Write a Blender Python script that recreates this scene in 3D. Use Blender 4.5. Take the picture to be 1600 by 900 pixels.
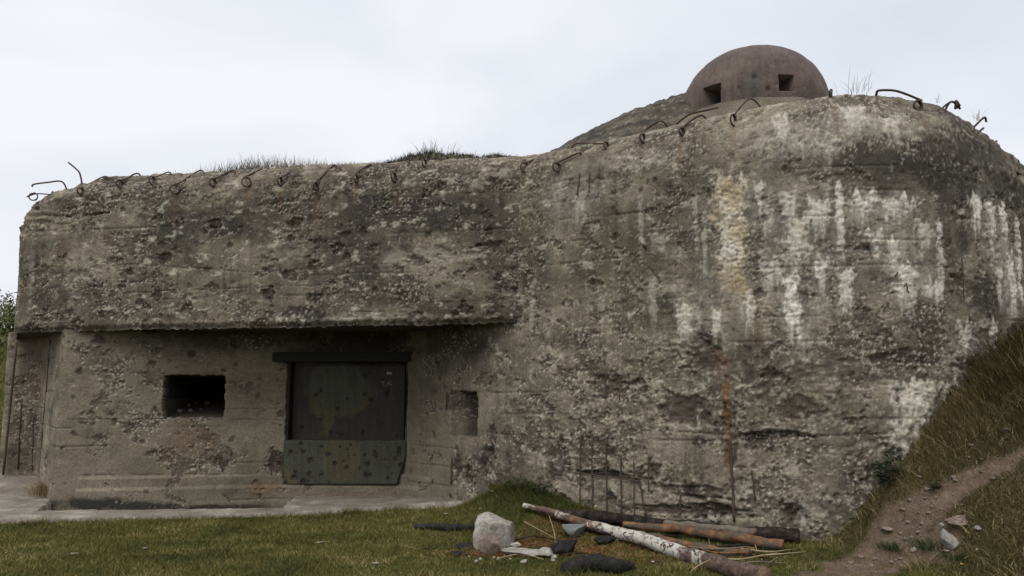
import bpy, math, random
import numpy as np
from mathutils import Vector

R = math.radians
for o in list(bpy.data.objects):
    bpy.data.objects.remove(o)
sc = bpy.context.scene
COL = sc.collection
rng = np.random.default_rng(7)
random.seed(7)

# ------------------------------------------------------------------ camera
CAM = np.array([0.0, 0.0, 1.65])
PITCH = R(7.2)
FPX = 1256.0                      # focal length in units of a 1600-wide frame
cd = bpy.data.cameras.new("camera")
cam = bpy.data.objects.new("camera", cd)
COL.objects.link(cam)
cam.location = CAM
cam.rotation_euler = (R(90) + PITCH, 0, 0)
cd.sensor_width = 36.0
cd.lens = FPX / 1600 * 36.0
cd.clip_start = 0.05
cd.clip_end = 9000
sc.camera = cam

# ------------------------------------------------------------------ world, sun, exposure
SUN_EL, SUN_AZ = R(58), R(205)    # high, behind the photographer's left shoulder, veiled by cloud
w = bpy.data.worlds.new("World")
sc.world = w
w.use_nodes = True
nt = w.node_tree
nt.nodes.clear()
out = nt.nodes.new("ShaderNodeOutputWorld")
sky = nt.nodes.new("ShaderNodeTexSky")
sky.sky_type = 'NISHITA'
sky.sun_disc = False
sky.sun_elevation = SUN_EL
sky.sun_rotation = SUN_AZ
sky.air_density = 1.0
sky.dust_density = 3.0
bg_sky = nt.nodes.new("ShaderNodeBackground")
bg_sky.inputs[1].default_value = 0.1
nt.links.new(sky.outputs[0], bg_sky.inputs[0])
tc = nt.nodes.new("ShaderNodeTexCoord")
mp = nt.nodes.new("ShaderNodeMapping")
mp.inputs['Location'].default_value = (0.35, 0.2, 0.1)
mp.inputs['Scale'].default_value = (1.0, 1.0, 2.2)
nt.links.new(tc.outputs['Generated'], mp.inputs[0])
nz = nt.nodes.new("ShaderNodeTexNoise")
nz.inputs['Scale'].default_value = 2.1
nz.inputs['Detail'].default_value = 5
nz.inputs['Roughness'].default_value = 0.42
nz.inputs['Distortion'].default_value = 0.5
nt.links.new(mp.outputs[0], nz.inputs[0])
rp = nt.nodes.new("ShaderNodeValToRGB")
rp.color_ramp.elements[0].position = 0.34
rp.color_ramp.elements[0].color = (0.69, 0.725, 0.79, 1)
rp.color_ramp.elements[1].position = 0.62
rp.color_ramp.elements[1].color = (0.88, 0.89, 0.925, 1)
nt.links.new(nz.outputs[0], rp.inputs[0])
bg_cl = nt.nodes.new("ShaderNodeBackground")
bg_cl.inputs[1].default_value = 1.13
nt.links.new(rp.outputs[0], bg_cl.inputs[0])
mx = nt.nodes.new("ShaderNodeMixShader")
mx.inputs[0].default_value = 0.9
nt.links.new(bg_sky.outputs[0], mx.inputs[1])
nt.links.new(bg_cl.outputs[0], mx.inputs[2])
nt.links.new(mx.outputs[0], out.inputs[0])

sd = bpy.data.lights.new("sun", 'SUN')
sd.energy = 1.9
sd.angle = R(40)
sd.color = (1.0, 0.96, 0.9)
so = bpy.data.objects.new("sun", sd)
COL.objects.link(so)
so.rotation_euler = (R(90) - SUN_EL, 0, R(180) - SUN_AZ)
so.location = (0, 0, 30)

sc.view_settings.view_transform = 'Standard'
sc.view_settings.look = 'None'
sc.view_settings.exposure = 0.0
sc.view_settings.gamma = 1.0
sc.view_settings.use_curve_mapping = False
sc.cycles.max_bounces = 5
sc.cycles.diffuse_bounces = 3

# ------------------------------------------------------------------ pixel <-> world (frame of 1600 x 900)
FWD = np.array([0, math.cos(PITCH), math.sin(PITCH)])
UPV = np.array([0, -math.sin(PITCH), math.cos(PITCH)])
def ray(u, v):
    d = FWD + np.array([(u - 800) / FPX, 0, 0]) + UPV * ((450 - v) / FPX)
    return d                                     # depth along FWD is 1
def at_z(u, v, z):
    d = ray(u, v)
    return CAM + d * ((z - CAM[2]) / d[2])
def at_y(u, v, y):
    d = ray(u, v)
    return CAM + d * (y / d[1])
def project(P):
    q = P - CAM
    dep = q @ FWD
    return 800 + FPX * q[..., 0] / dep, 450 - FPX * (q @ UPV) / dep, dep

# ------------------------------------------------------------------ noise
def _h(ix, iy, seed):
    h = (ix.astype(np.int64) * 374761393 + iy.astype(np.int64) * 668265263 + seed * 974711 + 1013) & 0xFFFFFFFF
    h = ((h ^ (h >> 13)) * 1274126177) & 0xFFFFFFFF
    h = ((h ^ (h >> 16)) * 2246822519) & 0xFFFFFFFF
    return (h ^ (h >> 15)) & 0xFFFFFFFF
def perlin(x, y, seed=0):
    x, y = np.broadcast_arrays(np.asarray(x, float), np.asarray(y, float))
    x0 = np.floor(x); y0 = np.floor(y)
    fx = x - x0; fy = y - y0
    def g(ix, iy, dx, dy):
        a = _h(ix, iy, seed) * (2 * math.pi / 4294967296.0)
        return np.cos(a) * dx + np.sin(a) * dy
    sx = fx * fx * fx * (fx * (fx * 6 - 15) + 10); sy = fy * fy * fy * (fy * (fy * 6 - 15) + 10)
    a = g(x0, y0, fx, fy); b = g(x0 + 1, y0, fx - 1, fy)
    c = g(x0, y0 + 1, fx, fy - 1); d = g(x0 + 1, y0 + 1, fx - 1, fy - 1)
    return ((a + (b - a) * sx) * (1 - sy) + (c + (d - c) * sx) * sy) * 1.5
def fbm(x, y, octv=4, seed=0, gain=0.5):
    r = 0; a = 1.0; t = 0
    for i in range(octv):
        r = r + a * perlin(x * 2 ** i, y * 2 ** i, seed + i * 17); t += a; a *= gain
    return r / t * 1.4
def sstep(a, b, x):
    t = np.clip((x - a) / (b - a), 0, 1)
    return t * t * (3 - 2 * t)

# ------------------------------------------------------------------ mesh helpers
def raw_mesh(name, V, F, attrs=None, material=None, smooth=True, mat_idx=None):
    """V (n,3), F list of (m,k) int arrays; attrs name -> (n,4)"""
    me = bpy.data.meshes.new(name)
    V = np.ascontiguousarray(V, np.float32)
    me.vertices.add(len(V)); me.vertices.foreach_set("co", V.ravel())
    F = F if isinstance(F, list) else [F]
    F = [f for f in F if len(f)]
    tot = np.concatenate([np.full(len(f), f.shape[1], np.int32) for f in F])
    idx = np.concatenate([f.ravel() for f in F]).astype(np.int32)
    st = np.concatenate([[0], np.cumsum(tot)[:-1]]).astype(np.int32)
    me.loops.add(len(idx)); me.loops.foreach_set("vertex_index", idx)
    me.polygons.add(len(tot)); me.polygons.foreach_set("loop_start", st)
    if smooth:
        me.polygons.foreach_set("use_smooth", np.ones(len(tot), bool))
    if material is not None:
        for m in (material if isinstance(material, (list, tuple)) else [material]):
            me.materials.append(m)
    if mat_idx is not None:
        me.polygons.foreach_set("material_index", np.asarray(mat_idx, np.int32))
    me.update(calc_edges=True)
    for k, a in (attrs or {}).items():
        at = me.attributes.new(k, 'FLOAT_COLOR', 'POINT')
        at.data.foreach_set("color", np.ascontiguousarray(a, np.float32).ravel())
    return me
def link(name, me, parent=None, label=None, cat=None, group=None, kind=None, loc=None):
    o = bpy.data.objects.new(name, me)
    COL.objects.link(o)
    if parent is not None: o.parent = parent
    if loc is not None: o.location = loc
    if label: o["label"] = label
    if cat: o["category"] = cat
    if group: o["group"] = group
    if kind: o["kind"] = kind
    return o
def grid_faces(n, m, keep=None):
    i, j = np.meshgrid(np.arange(n - 1), np.arange(m - 1), indexing='ij')
    a = i * m + j
    f = np.stack([a, a + m, a + m + 1, a + 1], -1)
    if keep is not None: f = f[keep]
    return f.reshape(-1, 4)
def grid_mesh(name, P, material, attrs=None, keep=None):
    n, m = P.shape[:2]
    f = grid_faces(n, m, keep)
    V = P.reshape(-1, 3)
    at = {k: a.reshape(-1, 4) for k, a in (attrs or {}).items()}
    used = np.unique(f)
    rm = np.zeros(len(V), np.int64); rm[used] = np.arange(len(used))
    return raw_mesh(name, V[used], rm[f], {k: a[used] for k, a in at.items()}, material)
def tube(pts, rad, sides=8, cap=True, rough=0.0, seed=0, twist=0.0):
    pts = np.asarray(pts, float); n = len(pts)
    rad = np.broadcast_to(np.asarray(rad, float), (n,))
    t = np.gradient(pts, axis=0); t /= np.linalg.norm(t, axis=1)[:, None] + 1e-12
    ref = np.array([0, 0, 1.0]) if abs(t[0, 2]) < 0.9 else np.array([1.0, 0, 0])
    nrm = np.cross(t[0], ref); nrm /= np.linalg.norm(nrm)
    V = []
    ang = np.arange(sides) / sides * 2 * math.pi
    for i in range(n):
        nrm = nrm - t[i] * (nrm @ t[i]); nrm /= np.linalg.norm(nrm)
        b = np.cross(t[i], nrm)
        rr = rad[i] * (1 + rough * fbm(np.cos(ang) * 1.2 + i * 0.35 + seed, np.sin(ang) * 1.2 + seed * 1.7 + i * 0.1, 3, seed)) if rough else rad[i]
        V.append(pts[i] + (np.cos(ang) * rr)[:, None] * nrm + (np.sin(ang) * rr)[:, None] * b)
    V = np.concatenate(V)
    f = []
    i, j = np.meshgrid(np.arange(n - 1), np.arange(sides), indexing='ij')
    jn = (j + 1) % sides
    f = np.stack([i * sides + j, i * sides + jn, (i + 1) * sides + jn, (i + 1) * sides + j], -1).reshape(-1, 4)
    F = [f]
    if cap:
        F.append(np.array([np.arange(sides)[::-1], (n - 1) * sides + np.arange(sides)]))
    return V, F
def smooth_line(pts, n=24):
    pts = np.asarray(pts, float)
    if len(pts) == 2:
        k = np.linspace(0, 1, n)[:, None]
        return pts[0] * (1 - k) + pts[1] * k
    P = np.vstack([2 * pts[0] - pts[1], pts, 2 * pts[-1] - pts[-2]])
    outp = []
    segs = len(pts) - 1
    for i in range(segs):
        p0, p1, p2, p3 = P[i:i + 4]
        m = max(2, n // segs)
        for q in np.linspace(0, 1, m, endpoint=False):
            outp.append(0.5 * (2 * p1 + (p2 - p0) * q + (2 * p0 - 5 * p1 + 4 * p2 - p3) * q * q + (3 * p1 - p0 - 3 * p2 + p3) * q ** 3))
    outp.append(pts[-1])
    return np.array(outp)
def blades(base, h, wd, lean, curl=0.6, segs=1, sd=0):
    """grass blades as tapered strips; base (n,3), h, wd (n,), lean (n,2) horizontal tip offset"""
    n = len(base); r = np.random.default_rng(sd)
    a = r.uniform(0, math.pi, n)
    side = np.stack([np.cos(a), np.sin(a), np.zeros(n)], -1) * wd[:, None] * 0.5
    V = []; k = segs
    for i in range(k):
        q = i / k
        c = base + np.concatenate([lean * (q ** (1 + curl))], 1).repeat(1, 0) @ np.array([[1, 0, 0], [0, 1, 0]]) + np.array([0, 0, 1]) * (h * (q - 0.25 * curl * q * q))[:, None]
        ww = side * (1 - 0.55 * q)
        V += [c - ww, c + ww]
    tip = base + lean @ np.array([[1, 0, 0], [0, 1, 0.]]) + np.array([0, 0, 1]) * (h * (1 - 0.25 * curl))[:, None]
    V.append(tip)
    V = np.stack(V, 1)                            # n, 2k+1, 3
    nv = 2 * k + 1
    off = (np.arange(n) * nv)[:, None]
    F = []
    for i in range(k - 1):
        F.append(off + np.array([[2 * i, 2 * i + 1, 2 * i + 3, 2 * i + 2]]))
    F.append(off + np.array([[2 * k - 2, 2 * k - 1, 2 * k]]))
    tval = r.uniform(0, 1, n)
    return V.reshape(-1, 3), F, nv, tval

# ------------------------------------------------------------------ materials
class NT:
    def __init__(s, name, rough=0.9, spec=0.2):
        s.m = bpy.data.materials.new(name); s.m.use_nodes = True
        s.t = s.m.node_tree; s.n = s.t.nodes
        s.b = s.n["Principled BSDF"]
        s.b.inputs['Roughness'].default_value = rough
        s.b.inputs['Specular IOR Level'].default_value = spec
    def L(s, a, b): s.t.links.new(a, b)
    def set(s, inp, v):
        if hasattr(v, 'node'): s.L(v, inp)
        elif isinstance(v, (tuple, list)): inp.default_value = (*v, 1) if len(v) == 3 else v
        else: inp.default_value = v
    def mix(s, f, a, b, mode='MIX'):
        n = s.n.new("ShaderNodeMix"); n.data_type = 'RGBA'; n.blend_type = mode
        s.set(n.inputs[0], f); s.set(n.inputs[6], a); s.set(n.inputs[7], b)
        return n.outputs[2]
    def math(s, op, a, b=0.0, clamp=False):
        n = s.n.new("ShaderNodeMath"); n.operation = op; n.use_clamp = clamp
        s.set(n.inputs[0], a); s.set(n.inputs[1], b)
        return n.outputs[0]
    def coord(s, kind='Object', scale=(1, 1, 1)):
        t = s.n.new("ShaderNodeTexCoord"); m = s.n.new("ShaderNodeMapping")
        m.inputs['Scale'].default_value = scale
        s.L(t.outputs[kind], m.inputs[0])
        return m.outputs[0]
    def noise(s, vec, scale, detail=4, rough=0.55, dist=0.0):
        n = s.n.new("ShaderNodeTexNoise")
        s.L(vec, n.inputs['Vector'])
        n.inputs['Scale'].default_value = scale; n.inputs['Detail'].default_value = detail
        n.inputs['Roughness'].default_value = rough; n.inputs['Distortion'].default_value = dist
        return n.outputs[0]
    def voro(s, vec, scale, feature='F1'):
        n = s.n.new("ShaderNodeTexVoronoi"); n.feature = feature
        s.L(vec, n.inputs['Vector']); n.inputs['Scale'].default_value = scale
        return n.outputs['Distance']
    def ramp(s, f, stops):
        n = s.n.new("ShaderNodeValToRGB"); s.L(f, n.inputs[0])
        e = n.color_ramp.elements
        while len(e) < len(stops): e.new(0.5)
        for x, (p, c) in zip(e, stops):
            x.position = p; x.color = (*c, 1) if len(c) == 3 else (c[0],) * 3 + (1,)
        return n.outputs[0]
    def attr(s, name):
        n = s.n.new("ShaderNodeAttribute"); n.attribute_name = name
        q = s.n.new("ShaderNodeSeparateColor"); s.L(n.outputs['Color'], q.inputs[0])
        return q.outputs[0], q.outputs[1], q.outputs[2], n.outputs['Alpha']
    def color(s, c): s.set(s.b.inputs['Base Color'], c); return s
    def bump(s, h, strength=0.5, dist=0.01):
        n = s.n.new("ShaderNodeBump"); n.inputs['Strength'].default_value = strength
        n.inputs['Distance'].default_value = dist
        s.L(h, n.inputs['Height']); s.L(n.outputs[0], s.b.inputs['Normal']); return s

def concrete_material():
    k = NT("weathered_concrete", 0.95, 0.12)
    tone, dark, pit, fleck = k.attr("mask_a")
    white, ochre, rust, moss = k.attr("mask_b")
    p = k.coord('Object')
    fine = k.noise(p, 38, 6, 0.65)
    grit = k.noise(p, 140, 3, 0.6)
    c = k.ramp(tone, [(0.0, (0.082, 0.069, 0.054)), (0.5, (0.198, 0.170, 0.125)), (1.0, (0.335, 0.296, 0.225))])
    c = k.mix(dark, c, (0.047, 0.043, 0.037))
    c = k.mix(pit, c, (0.056, 0.041, 0.035))
    c = k.mix(moss, c, (0.10, 0.10, 0.045))
    c = k.mix(fleck, c, (0.46, 0.42, 0.34))
    wc = k.mix(ochre, (0.70, 0.66, 0.58), (0.40, 0.31, 0.175))
    c = k.mix(white, c, wc)
    c = k.mix(rust, c, (0.165, 0.086, 0.036))
    c = k.mix(1.0, c, k.ramp(fine, [(0.28, (0.62,)), (0.5, (1.0,)), (0.75, (1.38,))]), 'MULTIPLY')
    c = k.mix(1.0, c, k.ramp(grit, [(0.3, (0.86,)), (0.7, (1.14,))]), 'MULTIPLY')
    k.color(c)
    h = k.math('ADD', fine, k.math('MULTIPLY', grit, 0.4))
    k.bump(h, 0.7, 0.012)
    return k.m
M = {}
M['concrete'] = concrete_material()

def simple(name, cols, scale=8, rough=0.9, spec=0.2, bump=0.4, bdist=0.01, stretch=(1, 1, 1), detail=5):
    k = NT(name, rough, spec)
    p = k.coord('Object', stretch)
    f = k.noise(p, scale, detail, 0.6)
    n = len(cols)
    k.color(k.mix(1.0, k.ramp(f, [(0.3 + 0.4 * i / max(1, n - 1), c) for i, c in enumerate(cols)]),
                  k.ramp(k.noise(p, scale * 6, 3), [(0.3, (0.7,)), (0.7, (1.25,))]), 'MULTIPLY'))
    if bump: k.bump(k.noise(p, scale * 3, 5, 0.65), bump, bdist)
    return k.m
M['rebar'] = simple("rusted_steel_bar", [(0.040, 0.033, 0.031), (0.075, 0.051, 0.042), (0.115, 0.071, 0.052)], 30, 0.8, 0.3, 0.5, 0.004)
M['black_steel'] = simple("blackened_steel", [(0.010, 0.010, 0.009), (0.020, 0.018, 0.016)], 9, 0.75, 0.3, 0.4, 0.006)
M['stone_pale'] = simple("pale_limestone", [(0.20, 0.185, 0.16), (0.34, 0.315, 0.275), (0.42, 0.40, 0.36)], 6, 0.95, 0.1, 0.8, 0.02)
M['stone_pink'] = simple("pinkish_stone", [(0.17, 0.13, 0.11), (0.27, 0.21, 0.18)], 7, 0.95, 0.1, 0.8, 0.02)
M['stone_grey'] = simple("blue_grey_stone", [(0.13, 0.14, 0.14), (0.22, 0.23, 0.225)], 6, 0.9, 0.15, 0.6, 0.01)
M['charred'] = simple("charred_wood", [(0.008, 0.008, 0.008), (0.018, 0.017, 0.016), (0.035, 0.032, 0.03)], 14, 0.75, 0.3, 0.9, 0.02, (1, 1, 1))
M['dark_bark'] = simple("dark_burnt_bark", [(0.012, 0.010, 0.009), (0.032, 0.025, 0.022), (0.075, 0.058, 0.05)], 11, 0.95, 0.1, 1.0, 0.03)
M['grey_wood'] = simple("weathered_grey_wood", [(0.11, 0.09, 0.07), (0.2, 0.17, 0.135)], 16, 0.9, 0.1, 0.7, 0.01)
M['stalk'] = simple("dry_stalk", [(0.22, 0.17, 0.09), (0.38, 0.31, 0.19)], 10, 0.9, 0.1, 0)
M['end_grain'] = simple("sawn_end_grain", [(0.12, 0.08, 0.05), (0.22, 0.16, 0.10)], 30, 0.9, 0.1, 0.3)
M['weed'] = simple("dark_green_leaf", [(0.022, 0.04, 0.018), (0.045, 0.075, 0.03)], 12, 0.7, 0.2, 0)
M['yellow'] = simple("yellow_petal", [(0.6, 0.42, 0.03), (0.75, 0.55, 0.04)], 20, 0.7, 0.2, 0)
M['bushleaf'] = simple("bush_leaf", [(0.075, 0.095, 0.03), (0.16, 0.165, 0.06)], 6, 0.7, 0.2, 0)
M['chip'] = simple("pale_chip", [(0.36, 0.33, 0.25), (0.55, 0.52, 0.44)], 20, 0.9, 0.1, 0.3)

M['chip_dull'] = simple("dull_pale_chip", [(0.22, 0.2, 0.14), (0.36, 0.33, 0.25)], 20, 0.9, 0.1, 0.3)

def blade_material(name, stops):
    k = NT(name, 0.75, 0.15)
    t, shade, _, _ = k.attr("blade")
    k.color(k.ramp(t, stops))
    return k.m
M['lawn'] = blade_material("lawn_blades", [(0.0, (0.05, 0.056, 0.014)), (0.45, (0.125, 0.115, 0.03)), (0.8, (0.20, 0.17, 0.055)), (1.0, (0.36, 0.29, 0.14))])
M['long_grass'] = blade_material("long_bank_grass", [(0.0, (0.05, 0.052, 0.018)), (0.4, (0.125, 0.104, 0.038)), (0.75, (0.23, 0.185, 0.08)), (1.0, (0.48, 0.40, 0.22))])
M['roof_grass'] = blade_material("dry_roof_grass", [(0.0, (0.05, 0.045, 0.03)), (0.6, (0.15, 0.125, 0.085)), (1.0, (0.28, 0.24, 0.17))])
M['litter'] = blade_material("dead_needles", [(0.0, (0.05, 0.028, 0.014)), (0.5, (0.19, 0.088, 0.032)), (0.85, (0.30, 0.16, 0.065)), (1.0, (0.42, 0.33, 0.2))])
M['heather'] = blade_material("dark_turf", [(0.0, (0.014, 0.013, 0.010)), (0.6, (0.026, 0.023, 0.016)), (1.0, (0.055, 0.046, 0.030))])
M['dry_tuft'] = blade_material("straw_tuft", [(0.0, (0.16, 0.11, 0.05)), (0.6, (0.26, 0.2, 0.1)), (1.0, (0.38, 0.31, 0.19))])
M['clump'] = blade_material("green_clump", [(0.0, (0.025, 0.038, 0.014)), (0.7, (0.06, 0.075, 0.025)), (1.0, (0.12, 0.12, 0.05))])

def ground_material():
    k = NT("ground_turf_and_soil", 0.98, 0.08)
    dirt, ash, lush, dry = k.attr("mask_g")
    p = k.coord('Object')
    big = k.noise(p, 1.3, 5, 0.6); mid = k.noise(p, 9, 5, 0.65); fine = k.noise(p, 60, 4, 0.65)
    g = k.ramp(mid, [(0.3, (0.035, 0.042, 0.012)), (0.5, (0.062, 0.066, 0.019)), (0.7, (0.10, 0.092, 0.033))])
    g = k.mix(lush, g, (0.035, 0.052, 0.016))
    g = k.mix(dry, g, k.ramp(fine, [(0.3, (0.045, 0.036, 0.018)), (0.7, (0.12, 0.095, 0.045))]))
    d = k.ramp(mid, [(0.3, (0.115, 0.083, 0.057)), (0.55, (0.18, 0.134, 0.095)), (0.75, (0.245, 0.197, 0.15))])
    g = k.mix(dirt, g, d)
    a = k.ramp(fine, [(0.32, (0.025, 0.02, 0.016)), (0.5, (0.12, 0.06, 0.022)), (0.68, (0.21, 0.115, 0.045))])
    g = k.mix(ash, g, a)
    g = k.mix(1.0, g, k.ramp(fine, [(0.25, (0.55,)), (0.75, (1.35,))]), 'MULTIPLY')
    g = k.mix(1.0, g, k.ramp(big, [(0.3, (0.75,)), (0.7, (1.2,))]), 'MULTIPLY')
    k.color(g); k.bump(k.math('ADD', mid, fine), 0.8, 0.03)
    return k.m
M['ground'] = ground_material()
def apron_material():
    k = NT("gravelly_concrete", 0.95, 0.12)
    p = k.coord('Object')
    a = k.noise(p, 2.2, 5, 0.6); b = k.noise(p, 30, 5, 0.7); v = k.voro(p, 45)
    c = k.ramp(a, [(0.3, (0.15, 0.13, 0.105)), (0.52, (0.235, 0.21, 0.175)), (0.68, (0.36, 0.335, 0.29))])
    c = k.mix(1.0, c, k.ramp(b, [(0.3, (0.6,)), (0.7, (1.35,))]), 'MULTIPLY')
    k.color(c); k.bump(k.math('ADD', b, v), 0.6, 0.01)
    return k.m
M['apron'] = apron_material()
def cupola_material():
    k = NT("rusted_cast_steel", 0.75, 0.3)
    p = k.coord('Object'); pst = k.coord('Object', (6, 6, 0.7))
    a = k.noise(p, 2.0, 5, 0.6); s = k.noise(pst, 2.5, 4, 0.6); b = k.noise(p, 35, 5, 0.7)
    c = k.ramp(a, [(0.32, (0.070, 0.059, 0.053)), (0.5, (0.102, 0.072, 0.061)), (0.68, (0.134, 0.102, 0.088))])
    c = k.mix(1.0, c, k.ramp(s, [(0.3, (0.75,)), (0.7, (1.2,))]), 'MULTIPLY')
    c = k.mix(1.0, c, k.ramp(b, [(0.3, (0.72,)), (0.7, (1.25,))]), 'MULTIPLY')
    k.color(c); k.bump(b, 0.4, 0.006)
    return k.m
M['cupola'] = cupola_material()
def camo_material():
    k = NT("camouflaged_armour", 0.7, 0.3)
    g, y, r, d = k.attr("mask_c")
    p = k.coord('Object'); b = k.noise(p, 30, 5, 0.7); s = k.noise(k.coord('Object', (5, 5, 0.6)), 3, 4)
    c = k.mix(g, (0.040, 0.034, 0.027), (0.056, 0.060, 0.040))
    c = k.mix(y, c, (0.078, 0.066, 0.030))
    c = k.mix(r, c, (0.028, 0.020, 0.017))
    c = k.mix(1.0, c, k.ramp(b, [(0.3, (0.68,)), (0.7, (1.3,))]), 'MULTIPLY')
    c = k.mix(1.0, c, k.ramp(s, [(0.3, (0.75,)), (0.7, (1.2,))]), 'MULTIPLY')
    c = k.mix(d, c, (0.5, 0.52, 0.5))
    k.color(c); k.bump(b, 0.4, 0.006)
    return k.m
M['camo'] = camo_material()
def birch_material():
    k = NT("birch_bark", 0.85, 0.15)
    wht, org, _, _ = k.attr("mask_l")
    p = k.coord('Object'); b = k.noise(p, 25, 5, 0.65)
    l = k.noise(p, 16, 3, 0.5, 1.2)
    c = k.ramp(b, [(0.3, (0.04, 0.028, 0.022)), (0.55, (0.11, 0.078, 0.062)), (0.75, (0.19, 0.14, 0.115))])
    c = k.mix(org, c, (0.26, 0.115, 0.06))
    wc = k.mix(k.ramp(l, [(0.55, (0.0,)), (0.63, (1.0,))]), (0.50, 0.47, 0.42), (0.07, 0.05, 0.042))
    c = k.mix(wht, c, wc)
    k.color(c); k.bump(b, 0.6, 0.01)
    return k.m
M['birch'] = birch_material()
def orange_material():
    k = NT("debarked_orange_wood", 0.8, 0.15)
    bark, _, _, _ = k.attr("mask_l")
    p = k.coord('Object'); b = k.noise(p, 14, 5, 0.6); f = k.noise(p, 70, 3)
    c = k.ramp(b, [(0.3, (0.075, 0.04, 0.022)), (0.5, (0.175, 0.085, 0.042)), (0.7, (0.27, 0.145, 0.075))])
    c = k.mix(bark, c, k.ramp(f, [(0.3, (0.05, 0.04, 0.03)), (0.7, (0.13, 0.105, 0.08))]))
    k.color(c); k.bump(f, 0.5, 0.008)
    return k.m
M['orange'] = orange_material()

# ================================================================== BUNKER
bunker = bpy.data.objects.new("bunker", None)
COL.objects.link(bunker)
bunker.location = (0, 0, 0)
bunker["label"] = "large weathered concrete bunker with rusted steel dome and overhanging front"
bunker["category"] = "bunker"

def resample(pts, ds, sig):
    pts = np.asarray(pts, float)
    L = np.concatenate([[0], np.cumsum(np.linalg.norm(np.diff(pts, axis=0), axis=1))])
    n = int(L[-1] / ds) + 1
    s = np.linspace(0, L[-1], n)
    q = np.stack([np.interp(s, L, pts[:, i]) for i in range(2)], -1)
    k = int(3 * sig / ds)
    if k > 0:
        ker = np.exp(-0.5 * (np.arange(-k, k + 1) * ds / sig) ** 2); ker /= ker.sum()
        pad = np.vstack([q[0] + (q[1] - q[0]) * np.arange(-k, 0)[:, None], q, q[-1] + (q[-1] - q[-2]) * np.arange(1, k + 1)[:, None]])
        q = np.stack([np.convolve(pad[:, i], ker, 'valid') for i in range(2)], -1)
    t = np.gradient(q, axis=0); t /= np.linalg.norm(t, axis=1)[:, None]
    nrm = np.stack([t[:, 1], -t[:, 0]], -1)
    return s, q, nrm

def uy(u, y): return ((u - 800) / FPX * y * 0.992, y)
DS = 0.0145
JOINT = (0.05, 10.55)
bulge_px = [(950, 9.78), (1100, 9.08), (1250, 8.62), (1400, 8.45), (1510, 8.62), (1605, 9.1), (1660, 9.85)]
bulge = [uy(u, y) for u, y in bulge_px] + [(7.2, 10.9), (7.4, 12.2), (7.4, 14.5)]
bulge_s = smooth_line(np.array([(-0.5, 11.06), JOINT] + bulge), 160)
i0 = int(np.argmin(np.abs(bulge_s[:, 0] - JOINT[0])))
low_pts = np.vstack([[(-9.7, 15.6), (-8.70, 13.9), (-8.06, 13.9), (-6.74, 12.05), (-5.9, 12.2), (-3.9, 12.62), (-1.74, 12.76)], bulge_s[i0:]])
sL, qL, nL = resample(low_pts, DS, 0.05)
up_pts = np.array([(-10.1, 16.4), (-7.60, 12.24), (0.1, 10.5), (0.6, 10.39)])
sU, qU, nU = resample(up_pts, DS, 0.13)
sJ = sL[int(np.argmin(np.hypot(qL[:, 0] - JOINT[0], qL[:, 1] - JOINT[1])))]
ZC = 2.52                                         # underside of the overhang

def sweep(s, q, nrm, zbot, z0, H, I, nsh=60):
    """vertical wall from zbot to z0 then an elliptical shoulder H high and I deep; returns base points, normals, z-arclength"""
    ds = DS
    nv = int((z0.max() - zbot) / ds)
    th = np.linspace(0, math.pi / 2, nsh)[1:]
    n = len(s)
    t_w = np.linspace(0, 1, nv)
    zz = np.concatenate([zbot + (z0[:, None] - zbot) * t_w[None], z0[:, None] + H[:, None] * np.sin(th)[None]], 1)
    ins = np.concatenate([np.zeros((n, nv)), I[:, None] * (1 - np.cos(th))[None]], 1)
    phi = np.concatenate([np.zeros((n, nv)), np.repeat(th[None] * 0.9, n, 0)], 1)
    P = np.stack([q[:, 0, None] - nrm[:, 0, None] * ins, q[:, 1, None] - nrm[:, 1, None] * ins, zz], -1)
    N = np.stack([nrm[:, 0, None] * np.cos(phi), nrm[:, 1, None] * np.cos(phi), np.sin(phi)], -1)
    dT = np.sqrt(np.diff(zz, axis=1) ** 2 + np.diff(ins, axis=1) ** 2)
    T = zbot + np.concatenate([np.zeros((n, 1)), np.cumsum(dT, 1)], 1)
    return P, N, T

Xb = qL[:, 0]
z0L = np.interp(Xb, [0, 1.2, 2.6, 4.0, 5.2, 6.5, 7.2], [4.28, 4.28, 4.2, 4.15, 4.0, 3.75, 3.6])
topL = np.interp(Xb, [0, 1.2, 2.6, 4.0, 5.2, 6.2, 7.2], [4.87, 4.92, 5.0, 5.08, 5.10, 4.93, 4.8])
IL = np.interp(Xb, [0, 1.2, 2.6, 4.0, 5.2, 6.5, 7.2], [0.5, 0.6, 0.65, 0.7, 0.8, 1.05, 1.1])
PL, NL, TL = sweep(sL, qL, nL, -0.55, z0L, topL - z0L, IL)
Xu = qU[:, 0]
z0U = np.interp(Xu, [-9, -7.4, -6.4, -4, 0.1], [4.15, 4.10, 4.42, 4.45, 4.40])
topU = np.interp(Xu, [-9, -7.4, -6.4, -4, 0.1], [4.86, 4.90, 4.99, 4.97, 4.89])
IU = np.interp(Xu, [-9, -7.4, -6.4, 0.1], [0.85, 0.85, 0.52, 0.5])
PU, NU, TU = sweep(sU, qU, nU, ZC, z0U, topU - z0U, IU)

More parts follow.
